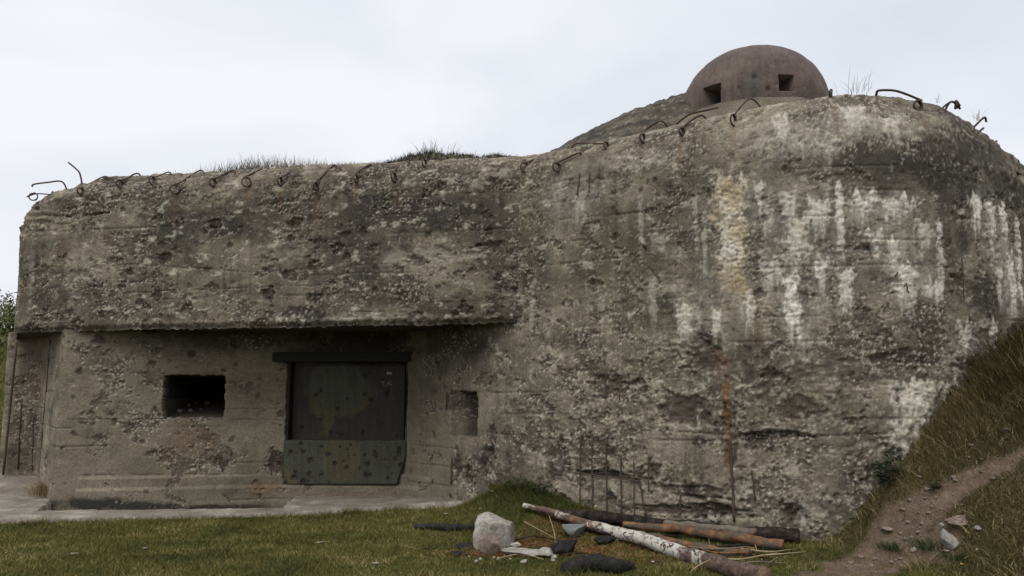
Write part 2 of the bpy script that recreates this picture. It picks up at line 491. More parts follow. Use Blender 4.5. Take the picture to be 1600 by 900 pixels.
class Wall:
    def __init__(w, P, N, T, s, rough):
        w.P, w.N, w.T = P, N, T
        w.S = np.repeat(s[:, None], P.shape[1], 1)
        w.u, w.v, w.dep = project(P)
        face = ((CAM - P) * N).sum(-1) > 0
        w.front = face
        w.disp = np.zeros(T.shape); w.rough = rough
        for k in ("tone", "dark", "pit", "fleck", "white", "ochre", "rust", "moss"):
            setattr(w, k, np.zeros(T.shape))
    def pick(w, u, v):
        d = (w.u - u) ** 2 + (w.v - v) ** 2 + np.where(w.front, 0, 1e6)
        return np.unravel_index(np.argmin(d), d.shape)
    def point(w, u, v, off=0.0, snap=False):
        i = w.pick(u, v)
        q = w.P[i] + w.N[i] * w.disp[i]
        if snap and (w.u[i] - u) ** 2 + (w.v[i] - v) ** 2 > 4:
            return q + w.N[i] * off
        dep = (q - CAM) @ FWD
        return CAM + ray(u, v) * (dep - off)
    def m_per_px(w, i): return w.dep[i] / FPX
    def win(w, s, t, rs, rt):
        i0 = np.searchsorted(w.S[:, 0], s - rs); i1 = np.searchsorted(w.S[:, 0], s + rs)
        tt = w.T[min(max((i0 + i1) // 2, 0), len(w.S) - 1)]
        j0 = np.searchsorted(tt, t - rt); j1 = np.searchsorted(tt, t + rt)
        return slice(i0, max(i1, i0 + 1)), slice(j0, max(j1, j0 + 1))
    def crater(w, s, t, rs, rt, depth, pit=0.8, seed=0, rim=0.5):
        a, b = w.win(s, t, rs * 1.5, rt * 1.5)
        S = (w.S[a, b] - s) / rs; T = (w.T[a, b] - t) / rt
        if S.size == 0: return
        r = np.hypot(S, T) * (1 + 0.75 * fbm(S * 1.2 + seed, T * 1.2 - seed, 4, seed % 97, 0.65))
        m = 1 - sstep(0.55, 1.0, r)
        w.disp[a, b] -= depth * m * (1 + 0.5 * fbm(S * 2.5, T * 2.5 + seed, 2, 5))
        w.pit[a, b] = np.maximum(w.pit[a, b], pit * m)
        rm = sstep(0.75, 1.0, r) * (1 - sstep(1.0, 1.3, r))
        w.fleck[a, b] = np.maximum(w.fleck[a, b], rim * rm * sstep(0.0, 0.5, fbm(w.S[a, b] * 16, w.T[a, b] * 16, 3, 31)))
    def blob(w, ch, u, v, ru, rv, amt, edge=0.5, nscale=1.5, seed=0):
        i = w.pick(u, v); k = w.m_per_px(i)
        s, t, rs, rt = w.S[i], w.T[i], ru * k, rv * k
        a, b = w.win(s, t, rs * 1.8, rt * 1.8)
        S = (w.S[a, b] - s) / rs; T = (w.T[a, b] - t) / rt
        r = np.hypot(S, T) + 0.55 * fbm(w.S[a, b] * nscale, w.T[a, b] * nscale, 4, 60 + seed)
        m = (1 - sstep(1 - edge, 1.0 + edge * 0.6, r)) * amt
        A = getattr(w, ch); A[a, b] = np.maximum(A[a, b], m)
    def streak(w, u, v0, v1, hw, amt, ochre=0.0, ch="white", seed=0):
        i = w.pick(u, v0); j = w.pick(u, v1); k = w.m_per_px(i)
        s = w.S[i]; t1, t0 = w.T[i], w.T[j]; h = hw * k
        a, b = w.win(s, (t0 + t1) / 2, h * 2.4, (t1 - t0) / 2 + 0.15)
        S = w.S[a, b]; T = w.T[a, b]
        if S.size == 0: return
        wob = 0.5 * h * fbm(T * 4 + seed * 3.1, T * 0 + seed, 3, 80)
        fr = np.clip((T - t0) / max(t1 - t0, 1e-3), 0, 1)
        wid = h * (0.68 + 0.45 * fr ** 0.6) * (1.0 + 0.5 * fbm(T * 5, T * 0 + seed * 1.3, 3, 90) + 0.9 * fbm(S * 18, T * 11, 4, 95, 0.65))
        e = np.abs(S - s - wob) / np.maximum(wid, 0.004)
        m = 1 - sstep(0.55, 1.15, e)
        topn = t1 + 0.12 * fbm(S * 12, T * 0 + seed, 2, 70)
        botn = t0 + 0.20 * fbm(S * 16, T * 0 + seed, 2, 71)
        m = m * (1 - sstep(topn - 0.02, topn + 0.03, T)) * sstep(botn - 0.12, botn + 0.1 + 0.30 * (t1 - t0), T)
        vs = 0.98 + 0.55 * fbm(S * 26, T * 4, 4, 75) + 0.75 * fbm(S * 15, T * 20, 4, 76, 0.65)
        m = np.clip(m * np.clip(vs, 0.12, 1), 0, 1) * amt
        A = getattr(w, ch); A[a, b] = np.maximum(A[a, b], m)
        if ch == "white":
            lo = 1 - m
            w.dark[a, b] *= lo; w.pit[a, b] *= 1 - 0.8 * m
            w.disp[a, b] += 0.012 * m * (1 + 0.8 * fbm(S * 14, T * 22, 3, 79))
            w.ochre[a, b] = np.maximum(w.ochre[a, b], (m > 0.03) * ochre * np.clip(0.7 + 0.7 * fbm(S * 5, T * 3, 3, 77), 0, 1))
    def common(w, seed):
        S, T = w.S, w.T; r = w.rough
        w.tone = np.clip(0.47 + 0.62 * fbm(S * 0.9, T * 1.6, 6, seed + 1, 0.66) + 0.16 * fbm(S * 9, T * 1.2, 3, seed + 2) + 0.20 * fbm(S * 26, T * 0.7, 3, seed + 26) * sstep(-0.2, 0.4, fbm(S * 0.8, T * 1.0, 3, seed + 27)), 0, 1)
        w.dark = np.clip(w.dark + 0.7 * sstep(0.22, 0.62, fbm(S * 1.1, T * 2.4, 5, seed + 3, 0.6)), 0, 1)
        w.dark = np.clip(w.dark + 0.55 * sstep(0.08, 0.5, fbm(S * 0.55 + 9, T * 1.0, 6, seed + 40, 0.62)), 0, 1)
        # vertical run-off
        st = fbm(S * 11, T * 0.5, 3, seed + 4)
        w.dark = np.clip(w.dark + 0.35 * sstep(0.25, 0.7, st) * sstep(0.0, 0.5, fbm(S * 0.7, T * 0.9, 3, seed + 5)), 0, 1)
        # spalled, rough zones: fine relief with dark holes and pale crumbs of aggregate
        n1 = fbm(S * 13, T * 15, 4, seed + 6, 0.62); n2 = fbm(S * 27, T * 31, 3, seed + 7, 0.6)
        zone = np.clip(r * (0.55 + 1.35 * fbm(S * 1.3, T * 1.9, 5, seed + 8, 0.6)), 0, 1)
        n0 = fbm(S * 6, T * 7, 4, seed + 16, 0.6)
        w.zone = zone
        w.disp += zone * (0.018 * n0 + 0.016 * n1 + 0.009 * n2)
        w.pit = np.maximum(w.pit, 0.85 * zone * sstep(0.14, 0.5, -(n0 * 0.6 + n1 * 0.6 + n2 * 0.35)))
        w.fleck = np.maximum(w.fleck, 0.8 * zone * sstep(0.18, 0.6, n0 * 0.7 + n1 * 0.4 + n2 * 0.4))
        bl = fbm(S * 5.5, T * 6.5, 5, seed + 30, 0.62); bz = sstep(-0.35, 0.35, fbm(S * 0.9, T * 1.3, 3, seed + 31) + 0.4 * (r - 0.3))
        w.pit = np.maximum(w.pit, 0.8 * bz * sstep(0.30, 0.48, bl)); w.disp -= 0.010 * bz * sstep(0.28, 0.5, bl)
        # skin broken away in ragged patches, crumbs of pale aggregate along the broken edges
        f = fbm(S * 1.9, T * 2.5, 7, seed + 20, 0.68)
        loc = sstep(-0.25, 0.45, fbm(S * 0.55, T * 0.8, 3, seed + 21) + 0.5 * (r - 0.35))
        lim = 0.34 - 0.30 * loc
        sp = sstep(lim, lim + 0.07, f)
        cr = fbm(S * 24, T * 28, 4, seed + 22, 0.65)
        edge = sstep(lim - 0.22, lim - 0.02, f) * (1 - sstep(lim + 0.10, lim + 0.26, f))
        w.disp -= 0.016 * sp
        w.disp += 0.008 * cr * np.maximum(sp, edge)
        w.pit = np.maximum(w.pit, (0.50 + 0.35 * fbm(S * 6, T * 7, 3, seed + 23)) * sp)
        w.fleck = np.maximum(w.fleck, 0.9 * edge * sstep(0.10, 0.42, cr) * (0.35 + 0.65 * loc))
        w.fleck = np.maximum(w.fleck, 0.5 * sp * sstep(0.30, 0.55, cr))
        # gentle unevenness and formwork boards
        w.disp += 0.022 * fbm(S * 0.8, T * 0.9, 3, seed + 9) + 0.006 * fbm(S * 5, T * 5, 4, seed + 10)
        bh = 0.27
        ph = np.abs(((T + 0.02 * fbm(S * 0.6, T * 0 + 3, 2, seed + 11)) / bh + 0.5) % 1 - 0.5) * bh
        row = np.floor(T / bh + 0.5)
        gate = sstep(0.05, 0.35, fbm(S * 0.7 + row * 7.3, row * 3.7, 3, seed + 12))
        ln = (1 - sstep(0.004, 0.018, ph)) * gate * (1 - 0.6 * zone)
        w.disp -= 0.012 * ln; w.dark = np.maximum(w.dark, 0.6 * ln)
        brd = np.floor(T / bh)
        w.tone = np.clip(w.tone + 0.10 * perlin(brd * 5.1 + 0.5, S * 0.25, seed + 13), 0, 1)
    def craters(w, n, dens, seed, rmin=0.02, rmax=0.13):
        r = np.random.default_rng(seed)
        c = 0; tries = 0
        while c < n and tries < n * 30:
            tries += 1
            i = r.integers(0, w.S.shape[0]); j = r.integers(0, w.S.shape[1])
            if r.random() > dens[i, j]: continue
            rad = rmin + (rmax - rmin) * r.random() ** 2.6
            w.crater(w.S[i, j], w.T[i, j], rad * r.uniform(0.9, 1.5), rad, min(0.035, rad * 0.35), r.uniform(0.45, 0.95), int(r.integers(1, 9999)), r.uniform(0.2, 0.8))
            c += 1
    def masks(w):
        A = np.stack([w.tone, w.dark, w.pit, w.fleck], -1); B = np.stack([w.white, w.ochre, w.rust, w.moss], -1)
        return {"mask_a": np.clip(A, 0, 1), "mask_b": np.clip(B, 0, 1)}
    def final(w): return w.P + w.N * w.disp[..., None]

# ---- lower wall and bulge
inb = (sL >= sJ)[:, None] & np.ones(TL.shape, bool)
SJ = sL[:, None] - sJ
roughL = np.where(SJ > -0.9, 0.95 - 0.5 * sstep(1.9, 3.4, TL) * sstep(-0.2, 1.0, -SJ + 6) + 0 * TL, 0.12)
roughL = np.where(SJ > -0.9, np.clip(1.0 - 0.50 * sstep(1.7, 3.2, TL), 0, 1) * sstep(-0.9, 0.3, SJ), roughL)
roughL = roughL + 0.45 * sstep(3.9, 4.4, TL) * (SJ > 0)
WL = Wall(PL, NL, TL, sL, np.clip(roughL, 0, 1))
WL.rough = np.clip(WL.rough, 0.1, 1)
# rough patches on the recessed wall (left part and low), and far-left dark wall
for (u, v, ru, rv, am) in [(150, 590, 55, 60, 0.9), (190, 640, 40, 35, 0.8), (330, 560, 60, 22, 0.45), (430, 720, 30, 30, 0.9), (345, 720, 40, 16, 0.5),
                           (45, 660, 40, 80, 0.9), (670, 640, 25, 60, 0.5), (725, 735, 45, 30, 0.9), (660, 720, 20, 30, 0.6), (715, 640, 30, 40, 0.7), (120, 560, 20, 30, 0.5)]:
    WL.blob("rough", u, v, ru, rv, am, 0.5, 3.0, 3)
for (u, v, ru, rv, am) in [(1130, 370, 90, 100, .35), (1200, 600, 60, 40, .3)]:
    pass
WL.rough = np.where((SJ < -1.4) & (qL[:, 0, None] > -6.75), WL.rough * 1.0 - 0.12, WL.rough)
WL.common(100)
WL.tone = np.clip(WL.tone + np.where(SJ < -0.5, 0.0, 0.02), 0, 1)
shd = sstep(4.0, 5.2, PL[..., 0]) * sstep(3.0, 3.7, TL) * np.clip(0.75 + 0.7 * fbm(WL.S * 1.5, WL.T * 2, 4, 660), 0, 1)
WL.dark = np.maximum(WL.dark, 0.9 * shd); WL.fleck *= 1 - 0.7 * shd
# calm the smooth cast face of the recessed front wall
front = (SJ < -1.4) & (qL[:, 0, None] > -6.75)
WL.tone = np.where(front, 0.50 + (WL.tone - 0.5) * 0.45, WL.tone)
WL.dark = np.where(front, WL.dark * 0.35, WL.dark)
dens = np.where(SJ > 0, 0.45, 0.10) * (0.4 + 0.6 * sstep(-0.2, 0.3, fbm(WL.S * 0.9, WL.T * 0.9, 3, 400)))
dens = np.where(front & (qL[:, 0, None] < -5.2) & (TL > 0.7), 0.75, dens)
WL.fleck = np.maximum(WL.fleck, 0.6 * (SJ > -0.6) * sstep(0.24, 0.5, fbm(WL.S * 3.2, WL.T * 4.5, 6, 779, 0.72)))
WL.craters(380, dens, 11, 0.015, 0.11)
# dark weathered areas on the bulge
for k_, (u, v, ru, rv, am) in enumerate([(1540, 235, 70, 60, .9), (1450, 265, 130, 55, 1.0), (1350, 250, 110, 35, .85), (1330, 420, 16, 60, .7), (1260, 420, 14, 40, .6), (1375, 440, 30, 30, .6), (1300, 350, 10, 60, .5), (1500, 350, 16, 60, .8), (1440, 500, 60, 30, .7), (1090, 420, 30, 60, .5), (1000, 360, 50, 60, .4), (840, 420, 25, 70, .6), (900, 300, 90, 50, .55), (960, 400, 70, 60, .45), (1060, 350, 50, 70, .5), (1250, 260, 70, 40, .6), (1070, 300, 60, 60, .5), (930, 330, 70, 60, .5), (1350, 560, 130, 40, .6),
        (1540, 470, 40, 60, .85), (1250, 560, 60, 30, .5), (1480, 420, 25, 80, .8), (1590, 300, 60, 50, .8), (1100, 560, 40, 70, .5), (860, 310, 50, 60, .5),
        (1530, 560, 20, 50, .8), (1180, 380, 12, 70, .6), (1245, 800, 25, 20, .9), (1160, 570, 35, 40, .6), (1105, 640, 40, 25, .7), (1290, 700, 70, 40, .35), (1440, 560, 60, 20, .8), (820, 620, 40, 18, .35), (1345, 470, 14, 40, .6)]):
    WL.blob("dark", u, v, ru, rv, am, 0.6, 2.4, k_)
for k_, (u, v, ru, rv, am) in enumerate([(330, 528, 130, 24, .7), (560, 538, 130, 36, .95), (700, 540, 80, 40, .75), (150, 560, 30, 30, .5), (45, 560, 30, 50, .5), (40, 700, 30, 60, .6), (300, 552, 8, 7, .95), (350, 792, 120, 5, .6)]):  # purple-brown stains; those under the overhang enlarged to paint in the recess shade
    WL.blob("pit", u, v, ru, rv, am, 0.6, 3.5, k_)
for (u, v, ru, rv) in [(150, 786, 60, 12), (210, 789, 70, 8), (320, 792, 110, 5)]:  # wall foot painted dark to show the shaded gap beside the apron
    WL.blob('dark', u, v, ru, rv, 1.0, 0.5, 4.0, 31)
# lime run-off on the bulge
ST = [(1140, 280, 480, 25, .95, .85), (1150, 330, 470, 14, 1.0, .95), (1128, 280, 340, 10, .9, .2), (1188, 285, 345, 8, .7, 0), (1200, 320, 370, 8, .5, .2), (1232, 300, 350, 10, .7, 0), (1243, 335, 420, 20, .85, .35),
      (1278, 312, 375, 15, .85, .1), (1311, 292, 415, 6, .85, 0), (1345, 310, 350, 18, .45, 0), (1368, 362, 400, 13, .85, 0), (1205, 400, 460, 16, .55, .1), (1283, 405, 455, 10, .8, 0),
      (1236, 432, 540, 13, 1.0, 0), (1170, 452, 515, 9, .85, .3), (1160, 450, 500, 8, .5, .2), (1070, 476, 545, 11, .75, .2), (1118, 484, 535, 7, .8, .1), (1090, 470, 520, 6, .4, .2),
      (1322, 420, 495, 10, .8, .1), (1400, 310, 345, 30, .85, 0), (1350, 305, 340, 18, .8, 0), (1395, 375, 430, 9, .8, .1), (1412, 410, 480, 19, .85, .15), (1442, 345, 405, 14, .6, .25),
      (1424, 455, 490, 10, .55, .1), (1466, 350, 400, 7, .75, 0), (1462, 440, 475, 16, .8, 0), (1470, 400, 440, 8, .6, 0), (1522, 305, 365, 13, .9, 0), (1548, 312, 400, 10, .85, .1), (1568, 320, 385, 11, .9, 0),
      (1590, 340, 420, 8, .7, 0), (1560, 420, 480, 8, .8, 0), (1578, 395, 500, 11, .95, 0), (1592, 400, 490, 7, .9, 0), (1505, 508, 570, 14, .8, .25), (1552, 503, 545, 10, .85, .2),
      (1332, 168, 215, 22, .6, .15), (1388, 182, 220, 16, .6, .2), (1290, 215, 250, 26, .35, .1), (1220, 180, 230, 14, .45, 0), (1250, 210, 240, 20, .3, 0), (1085, 300, 400, 4, .3, .1), (1100, 330, 420, 4, .3, .1),
      (1395, 605, 650, 8, .8, .1), (1425, 600, 690, 26, .85, .35), (1445, 600, 650, 16, .75, .3), (1405, 660, 715, 16, .8, .25), (1480, 598, 630, 16, .75, .35), (1195, 480, 540, 8, .35, .5), (1255, 500, 570, 12, .3, .3),
      (870, 280, 330, 12, .3, .1), (830, 440, 520, 5, .25, .2), (940, 470, 520, 5, .25, .2), (1020, 440, 520, 8, .3, .2), (1000, 300, 420, 5, .25, .2), (905, 300, 350, 12, .35, .1)]
for k_, (u, v, ru, rv, am) in enumerate([(1270, 370, 120, 80, .24), (1240, 470, 60, 50, .2), (1415, 400, 70, 70, .22), (1390, 325, 60, 28, .4), (1555, 355, 50, 55, .5), (1580, 440, 30, 60, .5), (1425, 640, 24, 42, .45), (1120, 480, 70, 50, .22),
        (1340, 195, 90, 26, .35), (1230, 215, 60, 40, .3), (1520, 540, 50, 30, .3), (1180, 320, 60, 40, .25), (900, 300, 60, 40, .2), (1000, 250, 60, 25, .2)]):
    WL.blob("white", u, v, ru, rv, am, 0.8, 5.0, 20 + k_)
WL.white *= np.clip(0.62 + 0.9 * fbm(WL.S * 9, WL.T * 6, 5, 640, 0.65), 0.1, 1)
for k_, (u, v0, v1, hw, am, oc) in enumerate(ST):
    WL.streak(u, v0, v1, hw, am, oc, "white", k_)
    WL.disp += 0  # flat crust
for k_, (u, v0, v1, hw, am) in enumerate([(1133, 598, 690, 6, .85), (1136, 680, 745, 6, .7), (1127, 545, 600, 12, .4), (1140, 560, 600, 6, .5), (1185, 470, 560, 14, .25), (935, 480, 540, 8, .12)]):
    WL.streak(u, v0, v1, hw, am, 0, "rust", 40 + k_)
for (u, v, ru, rv, am) in [(295, 690, 40, 34, .30), (560, 772, 90, 10, .25), (410, 760, 26, 14, .4), (60, 600, 12, 30, .12)]:
    WL.blob("rust", u, v, ru, rv, am, 0.8, 3.0, 2)
for (u, v, ru, rv, am) in [(960, 430, 60, 120, .25), (1020, 520, 60, 80, .25), (820, 330, 40, 60, .2)]:
    WL.blob("moss", u, v, ru, rv, am, 0.8, 2.0, 2)
# deep spalls where the reinforcement shows
for k_, (u, v, ru, rv, dp) in enumerate([(945, 742, 62, 9, .06), (925, 700, 50, 22, .02), (1040, 795, 60, 9, .05), (1110, 797, 55, 16, .08), (1085, 770, 60, 12, .03), (1215, 678, 55, 8, .05), (1140, 690, 20, 50, .03),
        (1175, 690, 20, 18, .04), (950, 605, 35, 20, .04), (995, 605, 25, 16, .04), (1060, 640, 45, 28, .03), (1240, 800, 22, 22, .05), (1250, 640, 45, 28, .02), (1100, 555, 35, 30, .03), (730, 745, 18, 20, .05), (715, 725, 12, 24, .05),
        (432, 722, 18, 20, .05), (345, 722, 22, 10, .02), (1520, 575, 50, 16, .03), (1390, 560, 60, 14, .02), (1440, 720, 30, 20, .04), (1010, 740, 25, 24, .03), (870, 720, 30, 40, .02), (760, 720, 22, 26, .04), (768, 690, 14, 30, .03)]):
    i = WL.pick(u, v); k = WL.m_per_px(i)
    WL.crater(WL.S[i], WL.T[i], ru * k, rv * k, dp, 0.75, 50 + k_, 0.7)
# long pour joint across the bulge
def joint_line(W, pts, depth=0.02, wid=0.012, dark=0.8):
    si = [W.pick(*p) for p in pts]
    ss = np.array([W.S[i] for i in si]); tt = np.array([W.T[i] for i in si])
    o = np.argsort(ss); ss = ss[o]; tt = tt[o]
    a = slice(np.searchsorted(W.S[:, 0], ss[0]), np.searchsorted(W.S[:, 0], ss[-1]))
    c = np.interp(W.S[a, :1], ss, tt) + 0.015 * fbm(W.S[a, :1] * 3, 0 * W.S[a, :1], 3, 9)
    e = np.abs(W.T[a] - c) / (wid * (1 + 0.6 * fbm(W.S[a] * 8, W.T[a] * 0, 2, 8)))
    m = (1 - sstep(0.4, 1.2, e)) * sstep(-0.35, 0.05, fbm(W.S[a] * 2.5, W.T[a] * 0 + 5, 3, 12))
    W.disp[a] -= depth * m; W.dark[a] = np.maximum(W.dark[a], dark * m)
joint_line(WL, [(1040, 672), (1130, 680), (1240, 683), (1340, 680), (1400, 676)], 0.018, 0.013, 0.6)
joint_line(WL, [(110, 655), (250, 655), (445, 656)], 0.012, 0.008, 0.6)
joint_line(WL, [(130, 742), (300, 741), (440, 742)], 0.012, 0.008, 0.5)
joint_line(WL, [(870, 345), (1000, 330)], 0.01, 0.01, 0.5)
# plinth, embrasure, shield recess, niche
def sz_rect(W, u0, v0, u1, v1):
    a = W.pick(u0, (v0 + v1) / 2); b = W.pick(u1, (v0 + v1) / 2); c = W.pick((u0 + u1) / 2, v0); d = W.pick((u0 + u1) / 2, v1)
    return W.S[a], W.S[b], W.T[d], W.T[c]
pl = WL.T[WL.pick(300, 742)]
mfront = ((qL[:, 0] > -6.4) & (SJ[:, 0] < -2.0))[:, None] & np.ones(TL.shape, bool)
WL.disp += np.where(mfront, 0.06 * (1 - sstep(pl - 0.02, pl, TL)) + 0.07 * (1 - sstep(0.18, 0.2, TL)), 0)
EMB = sz_rect(WL, 255, 586, 351, 653)
def carve(W, rect, fn):
    s0, s1, t0, t1 = rect
    d = np.minimum(np.minimum(W.S - s0, s1 - W.S), np.minimum(W.T - t0, t1 - W.T))
    d = d + 0.006 * fbm(W.S * 7, W.T * 7, 4, 808, 0.65)
    ins = d > 0
    W.disp = np.where(ins, fn(d, W.S - s0, W.T - t0, s1 - W.S, t1 - W.T), W.disp)
    return ins
def emb_depth(d, l, b, r, t):
    e = np.minimum(np.minimum(l * 1.6, r * 2.2), np.minimum(b * 0.9, t * 2.5))
    return -(0.30 + 0.35 * np.floor(e / 0.035) * 0.6 + 3 * e)
insE = carve(WL, EMB, lambda *a: np.maximum(emb_depth(*a), -2.8))
WL.dark = np.where(insE, np.where(WL.T < EMB[2] + 0.42 * (EMB[3] - EMB[2]), 0.45, 1.0), WL.dark); WL.fleck = np.where(insE, 0, WL.fleck); WL.pit = np.where(insE, 0.4, WL.pit)  # opening painted dark inside to deepen its shade, floor less so
SHR = sz_rect(WL, 447, 552, 634, 690)
carve(WL, SHR, lambda *a: -0.22)
NI = sz_rect(WL, 703, 612, 745, 683)
def niche(d, l, b, r, t):
    wd = NI[1] - NI[0]
    return -(0.03 + 0.36 * sstep(0.25, 0.75, l / wd)) - 0.01 * fbm(WL.S * 9, WL.T * 9, 3, 5)
insN = carve(WL, NI, niche)
WL.dark = np.where(insN, np.maximum(WL.dark, 0.35 + 0.5 * sstep(0.2, 0.6, (WL.S - NI[0]) / (NI[1] - NI[0]))), WL.dark)  # recess shade painted in, darker towards the niche's deep side
# ragged right-hand shoulder
WL.disp += 0.07 * sstep(5.0, 6.0, PL[..., 0]) * sstep(3.6, 4.2, TL) * fbm(WL.S * 4, WL.T * 4, 4, 222)
for k_, (u, v) in enumerate([(870, 268), (1005, 224), (1066, 212), (1147, 197), (1300, 165), (1436, 178)]):
    WL.streak(u, v, v + 34 + (k_ * 13) % 30, 4, .4, 0, "rust", 70 + k_)
FL = WL.final()
keep = ((qL[:, 0, None] > JOINT[0] - 0.02) | (PL[..., 2] < ZC + 0.12))
kf = keep[:-1, :-1] & keep[1:, :-1] & keep[1:, 1:] & keep[:-1, 1:]
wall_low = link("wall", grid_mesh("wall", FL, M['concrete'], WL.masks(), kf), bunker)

# ---- upper overhanging block
fu = TU; SU = sU[:, None] + 0 * TU
roughU = 0.42 + 0.35 * sstep(4.25, 4.45, TU) + 0.25 * (1 - sstep(2.55, 2.8, TU)) + 0.2 * sstep(-1.6, 0.0, qU[:, 0, None])
WU = Wall(PU, NU, TU, sU, np.clip(roughU, 0, 1))
WU.common(300)
for k_, (u, v, ru, rv, am) in enumerate([(640, 330, 150, 40, .85), (560, 400, 70, 60, .8), (700, 300, 110, 25, .6), (330, 350, 110, 30, .75), (270, 380, 60, 25, .7), (700, 345, 60, 30, .7), (770, 340, 40, 50, .7),
        (150, 470, 40, 40, .6), (70, 480, 50, 40, .7), (560, 360, 60, 90, .6), (420, 330, 120, 25, .6), (120, 315, 70, 22, .6), (790, 450, 30, 80, .5), (700, 480, 60, 20, .6), (620, 455, 70, 22, .5)]):
    WU.blob("dark", u, v, ru, rv, am, 0.7, 2.6, k_)
dU = 0.35 + 0.6 * sstep(-0.1, 0.4, fbm(WU.S * 0.8, WU.T * 1.2, 3, 410)) * (1 - sstep(3.5, 3.9, TU))
WU.tone -= 0.13
WU.dark = np.clip(WU.dark + 0.35 * sstep(0.05, 0.45, fbm(WU.S * 2.2, WU.T * 3.4, 5, 777, 0.65)), 0, 1)
WU.fleck = np.maximum(WU.fleck, 0.75 * sstep(0.22, 0.5, fbm(WU.S * 3.2, WU.T * 5.5, 6, 778, 0.72)))
WU.craters(340, dU, 21, 0.015, 0.11)
for (u, v, ru, rv, am) in [(100, 390, 6, 26, .28), (165, 375, 7, 22, .22), (62, 430, 10, 30, .12)]:
    WU.blob("rust", u, v, ru, rv, am, 0.8, 3, 4)
for k_, (u, v, ru, rv, am) in enumerate([(237, 373, 8, 5, .8), (745, 400, 20, 5, .5), (540, 497, 26, 5, .6), (585, 492, 6, 9, .6), (640, 492, 30, 4, .5), (620, 408, 30, 16, .35), (790, 270, 14, 10, .4), (740, 285, 14, 12, .4), (130, 410, 8, 20, .25), (105, 425, 6, 20, .3), (685, 400, 30, 20, .3), (48, 430, 6, 60, .25)]):
    WU.blob("fleck", u, v, ru, rv, am, 0.7, 14, k_)
joint_line(WU, [(160, 410), (400, 425), (700, 405)], 0.012, 0.01, 0.6)
joint_line(WU, [(130, 460), (300, 452), (520, 445)], 0.012, 0.01, 0.6)
joint_line(WU, [(580, 313), (760, 300)], 0.012, 0.01, 0.6)
joint_line(WU, [(60, 335), (110, 338), (180, 330)], 0.03, 0.02, 0.8)
# layered, broken top-left corner
WU.disp += 0.05 * (1 - sstep(-7.2, -6.3, PU[..., 0])) * sstep(3.9, 4.2, TU) * fbm(WU.S * 2.5, WU.T * 12, 4, 77)
WU.disp += 0.02 * sstep(4.4, 4.6, TU) * fbm(WU.S * 5, WU.T * 9, 4, 78)
for k_, (u, v) in enumerate([(238, 290), (273, 303), (385, 292), (438, 291), (494, 299), (557, 286), (616, 285)]):
    WU.streak(u, v, v + 28 + (k_ * 17) % 36, 4, .35, 0, "rust", 80 + k_)
FU = WU.final()
# ragged lower lip
lip = 0.035 * fbm(WU.S * 0.9, WU.S * 0, 5, 55, 0.7) + 0.022 * fbm(WU.S * 13, WU.P[..., 2] * 4, 3, 56)
FU[..., 2] += lip * (1 - sstep(ZC, ZC + 0.25, PU[..., 2]))
FU[..., 1] += 0.06 * (1 - sstep(ZC, ZC + 0.09, PU[..., 2]))
wall_up = link("overhang", grid_mesh("overhang", FU, M['concrete'], WU.masks()), bunker)

# ---- underside of the overhang (loft straight back from its lip)
step = 3
lipP = FU[::step, 0]
ny = 70
k = np.linspace(0, 1, ny)
yb = 14.8
Pc = np.empty((len(lipP), ny, 3))
Pc[..., 0] = lipP[:, None, 0]; Pc[..., 1] = lipP[:, None, 1] + (np.maximum(yb, lipP[:, 1] + 0.1)[:, None] - lipP[:, None, 1]) * k
Pc[..., 2] = lipP[:, None, 2] * (1 - sstep(0, 0.08, k)) + (ZC + 0.03 + 0.02 * fbm(Pc[..., 0] * 3, Pc[..., 1] * 3, 4, 33)) * sstep(0, 0.08, k)
ma = np.zeros(Pc.shape[:2] + (4,)); ma[..., 0] = 0.35 + 0.3 * fbm(Pc[..., 0] * 2, Pc[..., 1] * 2, 4, 34); ma[..., 1] = 0.75; ma[..., 2] = 0.5 * sstep(0, .5, fbm(Pc[..., 0] * 5, Pc[..., 1] * 5, 4, 35))  # soffit colour darkened all over to deepen the shade under the overhang
ceil_ = link("soffit", grid_mesh("soffit", Pc, M['concrete'], {"mask_a": np.clip(ma, 0, 1), "mask_b": np.zeros_like(ma)}), bunker)

